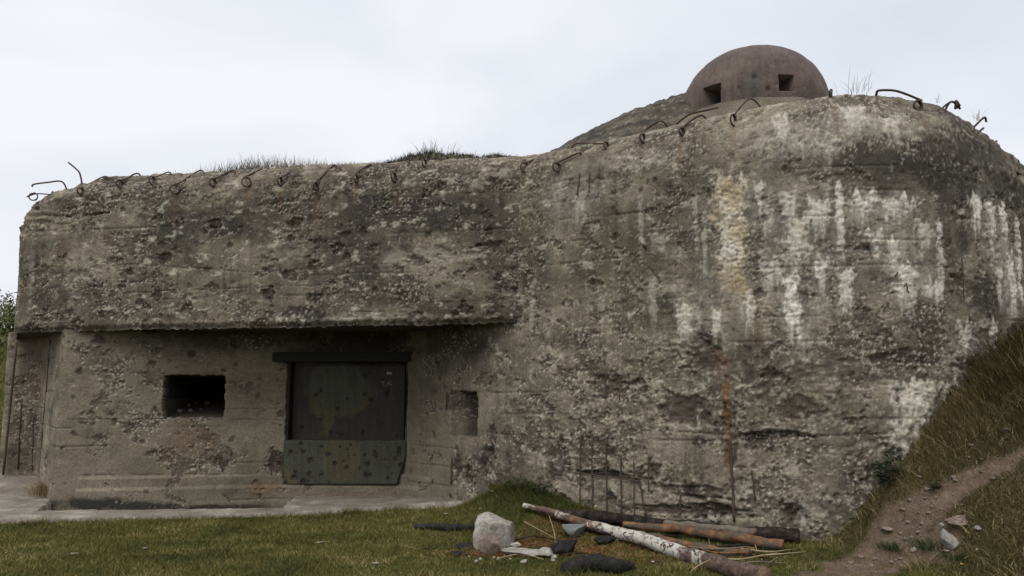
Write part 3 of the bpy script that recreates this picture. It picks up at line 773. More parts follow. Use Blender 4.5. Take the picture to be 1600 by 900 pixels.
# ---- roof: loft back from the rims
def roof_z(X, Y, rim, d):
    A = np.interp(X, [-0.5, 0.0, 0.4, 0.8, 1.3, 1.8, 2.6, 3.4, 4.3, 5.5], [0.0, 0.17, 0.36, 0.52, 0.71, 0.86, 0.9, 0.56, 0.14, 0.0])
    return rim + A * sstep(0.0, 1.5, d)
def mound(X, Y):
    # earth left on the roof beside the junction
    return (0.26 * np.exp(-((X + 0.85) / 0.95) ** 4) + 0.17 * np.exp(-((X + 2.1) / 1.2) ** 2)) * sstep(11.25, 11.8, Y + 0.22 * X)
def roof_grid(name, rimP, yback):
    ny = 150
    k = np.linspace(0, 1, ny) ** 1.3
    P = np.empty((len(rimP), ny, 3))
    P[..., 0] = rimP[:, None, 0]
    P[..., 1] = rimP[:, None, 1] + np.maximum(yback - rimP[:, 1], 0.05)[:, None] * k
    d = P[..., 1] - rimP[:, None, 1]
    P[..., 2] = roof_z(P[..., 0], P[..., 1], rimP[:, None, 2], d) + (0.02 * fbm(P[..., 0] * 4, P[..., 1] * 4, 4, 44) + mound(P[..., 0], P[..., 1])) * sstep(0, 0.3, d)
    P[:, 0, 2] -= 0.0
    ma = np.zeros(P.shape[:2] + (4,)); mb = np.zeros_like(ma)
    ma[..., 0] = 0.36 + 0.35 * fbm(P[..., 0] * 1.6, P[..., 1] * 1.6, 4, 45)
    ma[..., 1] = 0.25 + 0.5 * sstep(0, .5, fbm(P[..., 0] * 3, P[..., 1] * 3, 4, 46))
    ma[..., 3] = 0.6 * sstep(0.2, 0.6, fbm(P[..., 0] * 12, P[..., 1] * 12, 4, 47))
    mb[..., 3] = sstep(0.03, 0.1, mound(P[..., 0], P[..., 1])) * 0.25
    ma[..., 1] = np.maximum(ma[..., 1], mb[..., 3] * 4)
    return P, {"mask_a": np.clip(ma, 0, 1), "mask_b": mb}
rimU = FU[::2, -1]
rimU = rimU[(rimU[:, 1] < 15.8)]
PRu, aRu = roof_grid("roof", rimU, 18.0)
rimL = FL[::2, -1]
rimL = rimL[(rimL[:, 0] > 0.02)]
cut = int(np.argmax(rimL[:, 0]))
rimL = rimL[:cut]
PRl, aRl = roof_grid("roof", rimL, 16.0)
aRl["mask_a"][..., 1] = np.clip(aRl["mask_a"][..., 1] + 0.6 * sstep(0.1, 0.5, PRl[..., 1] - PRl[:, :1, 1]) * (0.8 + 0.8 * fbm(PRl[..., 0] * 2, PRl[..., 2] * 14, 4, 49)), 0, 1); aRl["mask_a"][..., 3] *= 0.5
PRl[..., 2] += 0.02 * fbm(PRl[..., 0] * 6, PRl[..., 1] * 3, 4, 50) * sstep(0.02, 0.4, PRl[..., 1] - PRl[:, :1, 1])
link("roof", grid_mesh("roof", PRu, M['concrete'], aRu), bunker)
link("raised_roof", grid_mesh("raised_roof", PRl, M['concrete'], aRl), bunker)
def near_roof(x, y):
    best = None
    for P in (PRu, PRl):
        i = np.argmin((P[..., 0] - x) ** 2 + (P[..., 1] - y) ** 2)
        q = P.reshape(-1, 3)[i]; e = (q[0] - x) ** 2 + (q[1] - y) ** 2
        if best is None or e < best[0]: best = (e, q[2])
    return best[1]

# ---- observation cupola
CX, CY, CZ, CA, CB = 3.36, 10.75, 5.34, 1.005, 0.975
n1, n2 = 620, 150
th = np.linspace(0, 2 * math.pi, n1); el = np.linspace(-0.3, 1.0, n2)
TH, E = np.meshgrid(th, el, indexing='ij')
ea = np.clip(E, 0, 1) * math.pi / 2
rr = CA * np.cos(ea) ** 0.86; zz = np.where(E < 0, E * 1.0, CB * np.sin(ea) ** 0.92)
rr = np.where(E < 0, CA, rr)
thc, elc = TH, E
P = np.stack([rr * np.sin(TH), -rr * np.cos(TH), zz], -1)     # theta 0 faces the camera
wp = P + np.array([CX, CY, CZ])
cu, cv, cdp = project(wp)
frontc = (np.cos(TH) > 0.0)
insP = np.zeros(TH.shape, bool)
ports = [(1100, 1122, 134, 164), (1216, 1243, 116, 141)]
radial = np.stack([np.sin(TH), -np.cos(TH), 0 * TH], -1)
dd = 0.006 * fbm(TH * 4, zz * 4, 4, 500)
for (a0, a1, b0, b1) in ports:
    # port as an angular window in the casting
    ic = np.unravel_index(np.argmin((cu - (a0 + a1) / 2) ** 2 + (cv - (b0 + b1) / 2) ** 2 + ~frontc * 1e6), cu.shape)
    t0, z0 = TH[ic], zz[ic]
    hw = (a1 - a0) / 2 * 10 / FPX; hh = (b1 - b0) / 2 * 10 / FPX
    tw = hw / max(0.45, math.cos(t0)) / CA
    tsg = np.where(TH > math.pi, TH - 2 * math.pi, TH); t0 = t0 - 2 * math.pi if t0 > math.pi else t0
    ins = (np.abs(tsg - t0) < tw) & (np.abs(zz - z0) < hh * 1.08)
    insP |= ins
for (u, v, r, dp) in [(1179, 121, 4.0, .03), (1200, 140, 4, .03), (1155, 143, 4, .012), (1206, 100, 3, .012), (1225, 99, 2.5, .01), (1213, 132, 2.5, .015)]:
    d2 = ((cu - u) ** 2 + (cv - v) ** 2) / r ** 2
    dd -= dp * np.exp(-d2) * frontc
rp2 = np.random.default_rng(505)
for _ in range(70):
    u_, v_, r_ = rp2.uniform(1080, 1292), rp2.uniform(72, 155), 0.8 + 2.2 * rp2.random() ** 3
    dd -= 0.004 * r_ * np.exp(-((cu - u_) ** 2 + (cv - v_) ** 2) / r_ ** 2) * frontc
dd += 0.010 * fbm(TH * 1.6, zz * 2.2, 3, 501) - 0.004 * (1 - sstep(0.004, 0.012, np.abs(zz - 0.47))) * sstep(0, .4, fbm(TH * 3, zz * 0, 2, 502))
dd = np.where(insP, -0.42, dd)
P = P + radial * dd[..., None]
cup = link("cupola", grid_mesh("cupola", P, M['cupola']), bunker, loc=(CX, CY, CZ))
# concrete collar hugging the cupola
q = np.linspace(0, 2 * math.pi, 160); c2 = np.linspace(0, 1, 14)
Q, C2 = np.meshgrid(q, c2, indexing='ij')
r_ = CA - 0.02 + 0.42 * C2 + 0.05 * fbm(np.cos(Q) * 2, np.sin(Q) * 2 + C2, 3, 88) * C2
xx, yy = CX + r_ * np.sin(Q), CY - r_ * np.cos(Q)
zs = np.vectorize(near_roof)(xx, yy)
zc = np.maximum(zs, 0) * C2 + (np.maximum(zs.mean(1, keepdims=True), CZ - 0.02)) * (1 - C2) - 0.05 * C2 + 0.02 * fbm(xx * 5, yy * 5, 3, 90)
mc = np.zeros(Q.shape + (4,)); mc[..., 0] = 0.4 + 0.3 * fbm(xx * 4, yy * 4, 3, 91); mc[..., 1] = 0.3
link("collar", grid_mesh("collar", np.stack([xx, yy, zc], -1), M['concrete'], {"mask_a": np.clip(mc, 0, 1), "mask_b": np.zeros_like(mc)}), bunker)

# ---- armoured shield, lintel
def plate(name, u0, v0, u1, v1, y, th, camo, chamfer=None, parent=bunker):
    a = at_y(u0, v1, y); b = at_y(u1, v0, y)
    W, H = b[0] - a[0], b[2] - a[2]
    nx, nz_ = int(W / 0.012), int(H / 0.012)
    x, z = np.meshgrid(np.linspace(0, 1, nx), np.linspace(0, 1, nz_), indexing='ij')
    U = u0 + (u1 - u0) * x; V = v1 + (v0 - v1) * z
    g, yl, r, d, dep = camo(U, V, x, z)
    P = np.stack([a[0] + W * x, y + dep, a[2] + H * z], -1)
    e = np.minimum(np.minimum(x * W, (1 - x) * W), np.minimum(z * H, (1 - z) * H))
    P[..., 1] += np.where(e < 0.006, 0.012, 0)
    # wrap the edge back to give the plate its thickness
    P = np.pad(P, ((1, 1), (1, 1), (0, 0)), mode='edge')
    P[0, :, 1] += th; P[-1, :, 1] += th; P[:, 0, 1] += th; P[:, -1, 1] += th
    m = np.pad(np.stack([g, yl, r, d], -1), ((1, 1), (1, 1), (0, 0)), mode='edge')
    if chamfer is not None: P[..., 0] -= chamfer(P[..., 2] - a[2], P[..., 0] - a[0], W)
    return link(name, grid_mesh(name, P, M['camo'], {"mask_c": np.clip(m, 0, 1)}), parent)
def spots(U, V, n, seed, u0, v0, u1, v1, rmax=6):
    r = np.random.default_rng(seed); s = np.zeros(U.shape); dp = np.zeros(U.shape)
    for _ in range(n):
        cu_, cv_ = r.uniform(u0, u1), r.uniform(v0, v1); ra = 1.2 + rmax * r.random() ** 3
        e = np.hypot(U - cu_, (V - cv_)) / ra * (1 + 0.5 * fbm(U * 0.2, V * 0.2, 2, seed))
        s = np.maximum(s, 1 - sstep(0.6, 1.1, e)); dp += 0.012 * (1 - sstep(0.2, 1.0, e))
    return s, dp
def camo_up(U, V, x, z):
    n = fbm(U * 0.03, V * 0.03, 4, 610) * 16
    e = np.hypot((U - 528) / 52, (V - 605) / 42) + n / 50
    g = 1 - sstep(0.8, 1.05, e)
    ring = (1 - sstep(0.06, 0.2, np.abs(e - 1.03))) * sstep(590, 645, V + 0.5 * (U - 528) * 0.2)
    yl = np.maximum(ring, (1 - sstep(6, 12, np.abs(U - 512 + n))) * sstep(640, 655, V) * (1 - sstep(675, 685, V)))
    s, dp = spots(U, V, 42, 5, 458, 575, 632, 684, 5)
    s = np.maximum(s, 0.35 * sstep(0.1, 0.6, fbm(U * 0.05, V * 0.02, 4, 611)))
    wm = ((np.abs(U - 607.5) < 3.6) & (np.abs(V - 583) < 2.8)) * 0.75 * sstep(-0.25, 0.1, fbm(U * 0.6, V * 0.6, 2, 612))
    wm = np.maximum(wm, 0.28 * ((np.abs(U - 604 - (V - 598) * 0.3) < 8) & (np.abs(V - 599) < 4)) * sstep(0.1, 0.4, fbm(U * 0.35, V * 0.5, 2, 613)))
    return g * 0.9, yl * 0.8, s, wm, dp
def camo_low(U, V, x, z):
    n = fbm(U * 0.03, V * 0.03, 4, 620) * 14
    yl = 1 - sstep(0.85, 1.1, np.hypot((U - 530) / 30, (V - 715) / 38) + n / 60)
    yl = np.maximum(yl, 1 - sstep(-4, 8, (U - 470) * 1.0 - (V - 745) * 1.1 + n * 0.5 + 12))
    g = np.clip(0.85 + 0.35 * fbm(U * 0.02, V * 0.03, 3, 622), 0, 1)
    s, dp = spots(U, V, 60, 6, 445, 690, 630, 755, 5)
    return g, yl * 0.75, s, 0 * U, dp
shield = bpy.data.objects.new("armoured_shield", None); COL.objects.link(shield); shield.parent = bunker
plate("upper_plate", 455, 570, 634, 688, 12.80, 0.2, camo_up, parent=shield)
plate("lower_plate", 441, 688, 634, 757, 12.57, 0.26, camo_low,
      lambda h, xw, W: np.where(xw > W * 0.9, np.maximum(0, 0.13 * (1 - h / 0.42)), 0) * np.clip((xw - W * 0.9) / (W * 0.1), 0, 1), parent=shield)
def box_mesh(name, a, b, material, bev=0.008, seed=0):
    import bmesh
    bm = bmesh.new(); bmesh.ops.create_cube(bm, size=1)
    for v_ in bm.verts:
        v_.co = Vector([(a[i] + b[i]) / 2 + v_.co[i] * (b[i] - a[i]) for i in range(3)])
    bmesh.ops.bevel(bm, geom=bm.edges[:], offset=bev, segments=2, affect='EDGES')
    me = bpy.data.meshes.new(name); bm.to_mesh(me); bm.free(); me.materials.append(material)
    return me
a = at_y(425, 565, 12.54); b = at_y(640, 550, 12.54)
link("lintel", box_mesh("lintel", (a[0], 12.54, a[2]), (b[0] + 0.03, 12.95, b[2]), M['black_steel']), bunker)
a = at_y(447, 688, 12.62); b = at_y(454, 566, 12.62)
link("frame_post", box_mesh("frame_post", (a[0], 12.62, a[2]), (b[0], 13.0, b[2]), M['black_steel'], 0.004), shield)
a = at_y(634, 688, 12.62); b = at_y(638, 566, 12.62)
link("frame_post", box_mesh("frame_post", (a[0], 12.625, a[2]), (b[0], 13.0, b[2]), M['black_steel'], 0.004), shield)

# ---- steel hooks along the rim, cast into the concrete
def bar_part(name, pts, rad, parent=bunker, sides=7, material=None):
    V, F = tube(pts, rad, sides)
    return link(name, raw_mesh(name, V, F, None, material or M['rebar']), parent)
def wall_for(u, v): return WU if (u < 815 and v < 520) else WL
HOOKS = [  # ring u, v, ring radius px, tail points (u, v) ...
    (52, 307, 6, [(42, 308), (56, 303), (85, 297)], 0.4), (126, 298, 5, [(135, 290), (163, 276), (172, 281)], 1.1), (188, 287, 6, [(200, 278), (213, 271), (219, 275)], 1.2),
    (238, 282, 6, [(246, 276), (263, 269), (269, 273)], 1.3), (273, 295, 7, [(283, 284), (311, 267), (319, 271)], 0.35), (333, 285, 6, [(343, 276), (364, 266), (367, 271)], 1.15),
    (385, 284, 7, [(383, 276), (413, 263), (421, 268)], 0.4), (438, 283, 6, [(446, 274), (466, 260), (471, 265)], 1.3), (494, 291, 6, [(496, 282), (521, 259), (526, 263)], 1.35),
    (557, 279, 6, [(558, 270), (576, 258), (582, 261)], 1.3), (616, 277, 7, [(617, 266), (632, 253), (640, 255)], 1.2), (664, 255, 6, [(668, 250), (684, 246), (692, 250)], 1.2),
    (820, 261, 7, [(830, 251), (856, 240), (863, 244)], 0.5), (870, 261, 7, [(880, 250), (904, 239), (909, 243)], 0.6), (948, 227, 6, [(940, 224), (900, 224), (889, 228)], 0.9),
    (1005, 216, 7, [(1008, 204), (1033, 189), (1042, 192)], 0.9), (1066, 205, 6, [(1072, 194), (1095, 180), (1103, 178)], 0.8), (1147, 187, 9, [(1150, 176), (1172, 154), (1188, 155)], 0.9),
    (1300, 150, 9, [(1298, 141), (1295, 146)], 1.25), (1436, 166, 9, [(1437, 156), (1402, 142), (1374, 141), (1369, 148)], 0.5), (1496, 163, 6, [(1500, 166), (1487, 159), (1476, 164)], 1.2)]
for hk, (u, v, rp_, tail, yaw) in enumerate(HOOKS):
    W = wall_for(u, v)
    c = W.point(u, v, 0.08)
    dep = (c - CAM) @ FWD
    rr_ = rp_ * dep / FPX
    ax = np.array([math.cos(yaw), math.sin(yaw), 0])
    ring = []
    for t_ in np.linspace(0, 2 * math.pi * 1.45, 30):
        ring.append(c + ax * rr_ * math.sin(t_) + np.array([0, 0, 1]) * rr_ * math.cos(t_) + np.array([-ax[1], ax[0], 0]) * 0.016 * (t_ / 6.28))
    tl = []
    for j_, (tu, tv) in enumerate(tail):
        q = wall_for(tu, tv).point(tu, tv, 0.0)
        if j_ == len(tail) - 1:
            tl.append(wall_for(tu, tv).point(tu, tv, -0.03, True)); continue
        dq = (q - CAM) @ FWD
        tl.append(CAM + ray(tu, tv) * (dq - (0.06 if j_ < len(tail) - 1 else -0.03)))
    end = tl[-1] + np.array([0, 0.06, -0.10])
    pts = np.vstack([np.array(ring)[::-1], smooth_line(np.vstack([ring[0] + ax * 0.01, tl, end]), 24)])
    pts = pts + 0.006 * np.stack([fbm(np.arange(len(pts)) * 0.16 + hk * 7.7, np.zeros(len(pts)) + j_ * 3.1, 2, 15) for j_ in range(3)], -1)
    bar_part("rebar_hook", pts, 0.0095 + 0.005 * ((hk * 37) % 11) / 11)
for pts_px in [[(77, 305), (50, 292), (53, 288), (75, 285), (97, 284), (103, 289)][1:], [(126, 284), (125, 272), (118, 263), (107, 254)], [(1040, 190), (1075, 180), (1105, 172), (1122, 168)],
               [(1481, 166), (1484, 160), (1494, 162), (1500, 170)], [(1538, 190), (1548, 182)], [(1556, 212), (1565, 207)], [(1566, 240), (1573, 237)], [(1588, 268), (1599, 276)], [(1530, 185), (1537, 184), (1541, 190)]]:
    W = wall_for(*pts_px[0])
    pp = []
    for (tu, tv) in pts_px:
        q = W.point(tu, tv, 0.0); pp.append(q)
    if len(pp) == 2:
        d_ = pp[1] - pp[0]; pp[0] = W.point(*pts_px[0], -0.06, True); pp[1] = pp[0] + d_ * 1.4 / max(1e-3, np.linalg.norm(d_)) * 0.13
    elif len(pp) > 2:
        k0 = 0 if pts_px[0] != (50, 292) else -1
        pp[k0] = W.point(*pts_px[k0], -0.05, True)
    pp = smooth_line(np.array(pp), 20)
    bar_part("bent_bar", pp, 0.013)
# ---- reinforcing bars laid bare in the lower wall
BARS = [((907, 680), (906, 802), 1.3), ((925, 683), (926, 803), 2.0), ((947, 585), (947, 622), 1.3), ((968, 590), (968, 625), 1.2), ((947, 685), (948, 804), 1.5), ((970, 710), (971, 806), 1.6),
        ((990, 720), (991, 808), 1.0), ((996, 735), (1009, 806), 1.5), ((1014, 712), (1013, 768), 1.2), ((1141, 682), (1147, 815), 2.3), ((1175, 735), (1180, 782), 1.5), ((1205, 680), (1207, 702), 1.5),
        ((1174, 676), (1174, 697), 1.2), ((1063, 770), (1063, 805), 1.5), ((1090, 785), (1091, 806), 1.2), ((1117, 788), (1117, 808), 1.3), ((896, 738), (1000, 752), 1.3), ((900, 716), (945, 716), .8), ((905, 781), (925, 781), 1.0), ((965, 789), (1075, 800), 1.0),
        ((340, 709), (348, 737), 1.6), ((360, 702), (361, 712), 1.3), ((424, 706), (424, 742), 1.5), ((441, 707), (441, 746), 1.5), ((424, 720), (441, 720), 1.1), ((311, 727), (313, 736), 1.3),
        ((34, 625), (27, 733), 1.8), ((52, 650), (50, 735), 1.3), ((33, 700), (62, 702), 1.2), ((79, 530), (61, 738), 1.7), ((698, 612), (697, 640), 1.5), ((706, 715), (705, 756), 2.2), ((1403, 425), (1399, 432), 1.0), ((1416, 442), (1419, 458), 1.0),
        ((906, 270), (902, 305), 1.2), ((921, 268), (920, 300), 1.0), ((1503, 400), (1506, 455), .9)]
for (p0, p1, rp_) in BARS:
    a = WL.point(*p0, 0.02); b = WL.point(*p1, 0.02)
    ln = np.linalg.norm(b - a); n_ = 12
    pp = np.linspace(0, 1, n_)[:, None]
    pp = a * (1 - pp) + b * pp
    pp = pp + 0.008 * np.stack([fbm(np.arange(n_) * 0.35 + p0[0], np.zeros(n_) + j_, 2, 7) for j_ in range(3)], -1)
    bar_part("reinforcing_bar", pp, rp_ * 0.0062)
a = np.array([-8.62, 13.8, 0.0]); 
bar_part("reinforcing_bar", np.linspace(at_y(26, 535, 13.75), at_y(5, 742, 13.75), 8), 0.02)

# ================================================================== GROUND
APX = [(-420, 820), (0, 814), (300, 807), (500, 799), (640, 792), (742, 784)]
apron_f = np.array([at_z(u, v, 0.03)[:2] for u, v in APX])
apron_f[-1] = (-0.35, 11.2)
notch = [at_z(440, 794, 0.03)[:2], at_z(62, 798, 0.03)[:2]]
apron_poly = np.vstack([apron_f, [(-1.5, 12.95), (-3.3, 12.95), (-3.3, 12.5)], [notch[0], notch[1]], [(-6.95, 12.6), (-8.0, 14.3), (-9.0, 14.2), (-10, 14.6), (-15, 14.2)]])
def in_poly(x, y, poly):
    ins = np.zeros(np.shape(x), bool); n = len(poly)
    for i in range(n):
        x0, y0 = poly[i]; x1, y1 = poly[(i + 1) % n]
        c = ((y0 > y) != (y1 > y)) & (x < (x1 - x0) * (y - y0) / (y1 - y0 + 1e-12) + x0)
        ins ^= c
    return ins
def apron_front(x): return np.interp(x, apron_f[:, 0], apron_f[:, 1])
def zg(X, Y):
    X = np.asarray(X, float); Y = np.asarray(Y, float)
    z = 0.025 * fbm(X * 0.6, Y * 0.6, 3, 900) + 0.012 * fbm(X * 3, Y * 3, 3, 901)
    # hump of turf at the junction and along the wall foot
    z = z + 0.40 * np.exp(-(((X - 0.05) / 0.75) ** 2 + ((Y - 10.45) / 0.75) ** 2)) + 0.20 * np.exp(-(((X - 1.3) / 1.1) ** 2 + ((Y - 9.9) / 0.6) ** 2))
    z = z + 0.12 * np.exp(-(((X - 2.6) / 0.9) ** 2 + ((Y - 8.7) / 0.6) ** 2))
    # bank on the right
    q = (X - 3.15) * 0.86 + (Y - 8.5) * 0.50
    qq = np.maximum(q, 0)
    bank = np.where(qq < 1.2, 1.25 * qq * sstep(-0.1, 0.5, qq), 1.5 + (qq - 1.2) * 0.62)
    bank = np.where(bank > 1.9, 1.9 + 0.45 * np.tanh((bank - 1.9) / 0.45), bank)
    z = z + bank * (1 + 0.05 * fbm(X * 1.2, Y * 1.2, 3, 902)) + 0.05 * fbm(X * 2.2, Y * 2.2, 3, 903) * sstep(0, 0.6, qq)
    # far left rise behind the bunker
    z = z + sstep(12.8, 14.0, Y) * (X < -3) * 0.2
    z = z + np.where(X < -3, 1.0, 0.0) * np.clip((Y - 15) * 0.20, 0, 4.6)
    # under the slab
    und = (X < -0.4) & (Y > apron_front(X) + 0.06) & (Y < 14.2) & (X > -14.5)
    z = np.where(und, -0.30, z)
    return np.minimum(z, 6.0)
def ground_at(u, v):
    d = ray(u, v); t = np.arange(3, 30, 0.01)
    P_ = CAM + d[None] * t[:, None]
    h = P_[:, 2] - zg(P_[:, 0], P_[:, 1])
    i = int(np.argmax(h < 0)) if (h < 0).any() else len(t) - 1
    return P_[i]
path_px = [(1250, 960, 130), (1320, 905, 98), (1365, 865, 66), (1405, 835, 52), (1440, 800, 36), (1490, 770, 30), (1545, 735, 22), (1600, 708, 9)]
path_pts = []
for (u, v, hw) in path_px:
    g = ground_at(u, v); path_pts.append((g[0], g[1], 0.64 * hw * np.hypot(g[0], g[1]) / FPX))
spur = []
for (u, v, hw) in [(1345, 885, 30), (1420, 868, 24), (1480, 855, 20)]:
    g = ground_at(u, v); spur.append((g[0], g[1], hw * np.hypot(g[0], g[1]) / FPX))
def path_mask(X, Y):
    m = np.zeros(np.shape(X))
    for pts in (path_pts, spur):
        for (x0, y0, w0), (x1, y1, w1) in zip(pts[:-1], pts[1:]):
            dx, dy = x1 - x0, y1 - y0
            t = np.clip(((X - x0) * dx + (Y - y0) * dy) / (dx * dx + dy * dy), 0, 1)
            e = np.hypot(X - x0 - t * dx, Y - y0 - t * dy) / (w0 + (w1 - w0) * t)
            m = np.maximum(m, 1 - sstep(0.65, 1.0, e + 0.4 * fbm(np.asarray(X) * 3, np.asarray(Y) * 3, 3, 905)))
    return m
ashc = [(ground_at(850, 850), .55, .28), (ground_at(930, 860), .5, .25), (ground_at(760, 868), .5, .16), (ground_at(900, 815), .6, .2)]
def ash_mask(X, Y):
    m = np.zeros(np.shape(X))
    for c, rx, ry in ashc:
        m = np.maximum(m, 1 - sstep(0.4, 1.1, np.hypot((X - c[0]) / rx, (Y - c[1]) / ry) + 0.5 * fbm(np.asarray(X) * 5, np.asarray(Y) * 5, 3, 906)))
    return m
def bank_mask(X, Y):
    q = (X - 3.15) * 0.86 + (Y - 8.5) * 0.50
    return sstep(-0.15, 0.45, q + 0.12 * fbm(X * 2, Y * 2, 3, 907))
def ground_masks(X, Y):
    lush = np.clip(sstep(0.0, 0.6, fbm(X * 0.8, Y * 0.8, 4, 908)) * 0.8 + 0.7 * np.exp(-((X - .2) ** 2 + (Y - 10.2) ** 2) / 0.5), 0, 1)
    dirt = np.maximum(path_mask(X, Y), 0.35 * sstep(0.35, 0.6, fbm(X * 1.7, Y * 1.7, 4, 909)) * (X > 0.3))
    return np.stack([dirt, ash_mask(X, Y) * 0.9, lush, bank_mask(X, Y) * 0.95], -1)
# one sheet: fine near the camera, stretching out to the horizon
def axis(lo, hi, fine, far):
    a = np.arange(lo, hi, fine)
    g = np.geomspace(0.06, far, 40)
    return np.concatenate([lo - g[::-1], a, hi + g])
gx = axis(-10.0, 8.0, 0.035, 3000); gy = axis(4.5, 14.5, 0.035, 3000)
GX, GY = np.meshgrid(gx, gy, indexing='ij')
GZ = zg(np.clip(GX, -60, 14), np.clip(GY, -20, 60))
GP = np.stack([GX, GY, GZ], -1)
link("ground", grid_mesh("ground", GP, M['ground'], {"mask_g": ground_masks(GX, GY)}), kind="structure")
# concrete apron in front of the recessed wall
ax_, ay_ = np.arange(-16, 0.2, 0.03), np.arange(9.9, 14.7, 0.03)
AX, AY = np.meshgrid(ax_, ay_, indexing='ij')
ins = in_poly(AX + 0.03 * fbm(AX * 5, AY * 5, 3, 920), AY + 0.035 * fbm(AX * 4, AY * 4, 3, 921), apron_poly)
AZ = np.where(ins, 0.035 + 0.012 * fbm(AX * 2.5, AY * 2.5, 4, 922) + 0.17 * sstep(12.6, 13.8, AY) + 0.09 * sstep(-2.2, -0.4, AX), -0.28)
kf = ins[:-1, :-1] | ins[1:, :-1] | ins[1:, 1:] | ins[:-1, 1:]
link("concrete_apron", grid_mesh("concrete_apron", np.stack([AX, AY, AZ], -1), M['apron'], None, kf), kind="structure")

# ---- grass
def battr(tval, nv): 
    a = np.zeros((len(tval), nv, 4)); a[..., 0] = tval[:, None]; a[..., 3] = 1
    return a.reshape(-1, 4)
def inside_bunker(x, y):
    yl = np.interp(x, qL[:, 0][np.argsort(qL[:, 0])], qL[:, 1][np.argsort(qL[:, 0])])
    return y > yl - 0.01
def scatter(n, x0, x1, y0, y1, keepf, sd):
    r = np.random.default_rng(sd)
    x = r.uniform(x0, x1, n); y = r.uniform(y0, y1, n)
    k = keepf(x, y, r.random(n)) & ~inside_bunker(x, y)
    return x[k], y[k], r
x, y, r = scatter(330000, -9.5, 5.2, 6.6, 11.4, lambda x, y, q: (np.abs(x) < 0.68 * y + 0.3) & (q > 0.92 * np.maximum(path_mask(x, y), ash_mask(x, y))) & (bank_mask(x, y) < q + 0.2) & ((x > -0.35) | (y < apron_front(x) + 0.05 * (q - 0.3))), 31)
n = len(x); base = np.stack([x, y, zg(x, y) - 0.005], -1)
tall = 1 + 2.6 * np.exp(-((x - .25) ** 2 + (y - 10.3) ** 2) / 0.35) + 0.7 * sstep(0.1, 0.6, fbm(x * 1.3, y * 1.3, 3, 933)) + 0.8 * np.exp(-((y - apron_front(x)) / 0.12) ** 2) * (x < -.3)
tall *= 1 + 1.3 * sstep(.25, .6, fbm(x * 3.2, y * 3.2, 3, 944))
h = r.uniform(0.018, 0.05, n) * tall
V, F, nv, tv = blades(base, h, r.uniform(0.004, 0.008, n), r.normal(0, 1, (n, 2)) * h[:, None] * 0.6, 0.6, 1, 32)
gm = ground_masks(x, y)
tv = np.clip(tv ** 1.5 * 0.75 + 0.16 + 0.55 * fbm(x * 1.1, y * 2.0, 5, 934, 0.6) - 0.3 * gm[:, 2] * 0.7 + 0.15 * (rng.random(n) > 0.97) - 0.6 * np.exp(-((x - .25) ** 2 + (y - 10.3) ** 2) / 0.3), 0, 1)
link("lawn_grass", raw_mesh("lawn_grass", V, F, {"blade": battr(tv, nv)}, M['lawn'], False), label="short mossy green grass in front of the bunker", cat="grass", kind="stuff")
# long grass on the bank
x, y, r = scatter(150000, 2.6, 9.5, 5.0, 10.6, lambda x, y, q: (q > 0.96 * path_mask(x, y)) & (bank_mask(x, y) > 0.25 + 0.4 * q) & (np.abs(x) < 0.72 * y + 0.5), 41)
n = len(x); base = np.stack([x, y, zg(x, y) - 0.01], -1)
cl = 0.55 + 0.75 * sstep(-0.3, 0.6, fbm(x * 1.8, y * 1.8, 3, 935))
hi = sstep(0.9, 2.2, zg(x, y))
h = r.uniform(0.06, 0.24, n) * cl * (0.6 + 1.1 * hi)
lean = np.stack([-0.55 + 0.5 * fbm(x * 2.5, y * 2.5, 2, 936), -0.45 + 0.5 * fbm(x * 2.5, y * 2.5, 2, 937)], -1) * h[:, None] * 1.25 + r.normal(0, .35, (n, 2)) * h[:, None]
V, F, nv, tv = blades(base, h, r.uniform(0.004, 0.008, n), lean, 0.8, 3, 42)
tv = np.clip(tv ** 1.6 * 0.85 + 0.1 + 0.35 * fbm(x * 1.5, y * 1.5, 3, 938) + 0.1 * (r.random(n) > .97), 0, 1)
link("bank_grass", raw_mesh("bank_grass", V, F, {"blade": battr(tv, nv)}, M['long_grass'], False), label="long brownish grass covering the bank on the right", cat="grass", kind="stuff")
# far-left slope behind the bunker
r = np.random.default_rng(44)
x = r.uniform(-30, -9.2, 60000); y = r.uniform(14.6, 34, 60000)
k = (x < -0.6 * y) & (x > -0.72 * y)
x, y = x[k], y[k]; n = len(x); base = np.stack([x, y, zg(x, y)], -1); h = r.uniform(.1, .35, n)
V, F, nv, tv = blades(base, h, r.uniform(.012, .025, n), r.normal(0, .5, (n, 2)) * h[:, None], .6, 1, 45)
link("slope_grass", raw_mesh("slope_grass", V, F, {"blade": battr(np.clip(tv * .7 + .2, 0, 1), nv)}, M['lawn'], False), label="yellow green grass on the slope beyond the bunker's left end", cat="grass", kind="stuff")

# brown dead needles and bark litter round the fire site
r = np.random.default_rng(47)
xs, ys = [], []
for c, rx, ry in ashc[:3] + [(ground_at(880, 835), .5, .22), (ground_at(985, 872), .6, .2), (ground_at(1130, 872), .7, .2)]:
    xs.append(c[0] + r.normal(0, rx * .6, 900)); ys.append(c[1] + r.normal(0, ry * .6, 900))
x, y = np.concatenate(xs), np.concatenate(ys); n = len(x)
base = np.stack([x, y, zg(x, y) + r.uniform(0.004, 0.03, n)], -1); h = r.uniform(0.004, 0.02, n)
V, F, nv, tv = blades(base, h, r.uniform(.004, .010, n), r.normal(0, .045, (n, 2)), .5, 1, 48)
link("dead_litter", raw_mesh("dead_litter", V, F, {"blade": battr(tv, nv)}, M['litter'], False), label="orange brown dead needles and bark bits strewn over the fire site", cat="litter", kind="stuff")
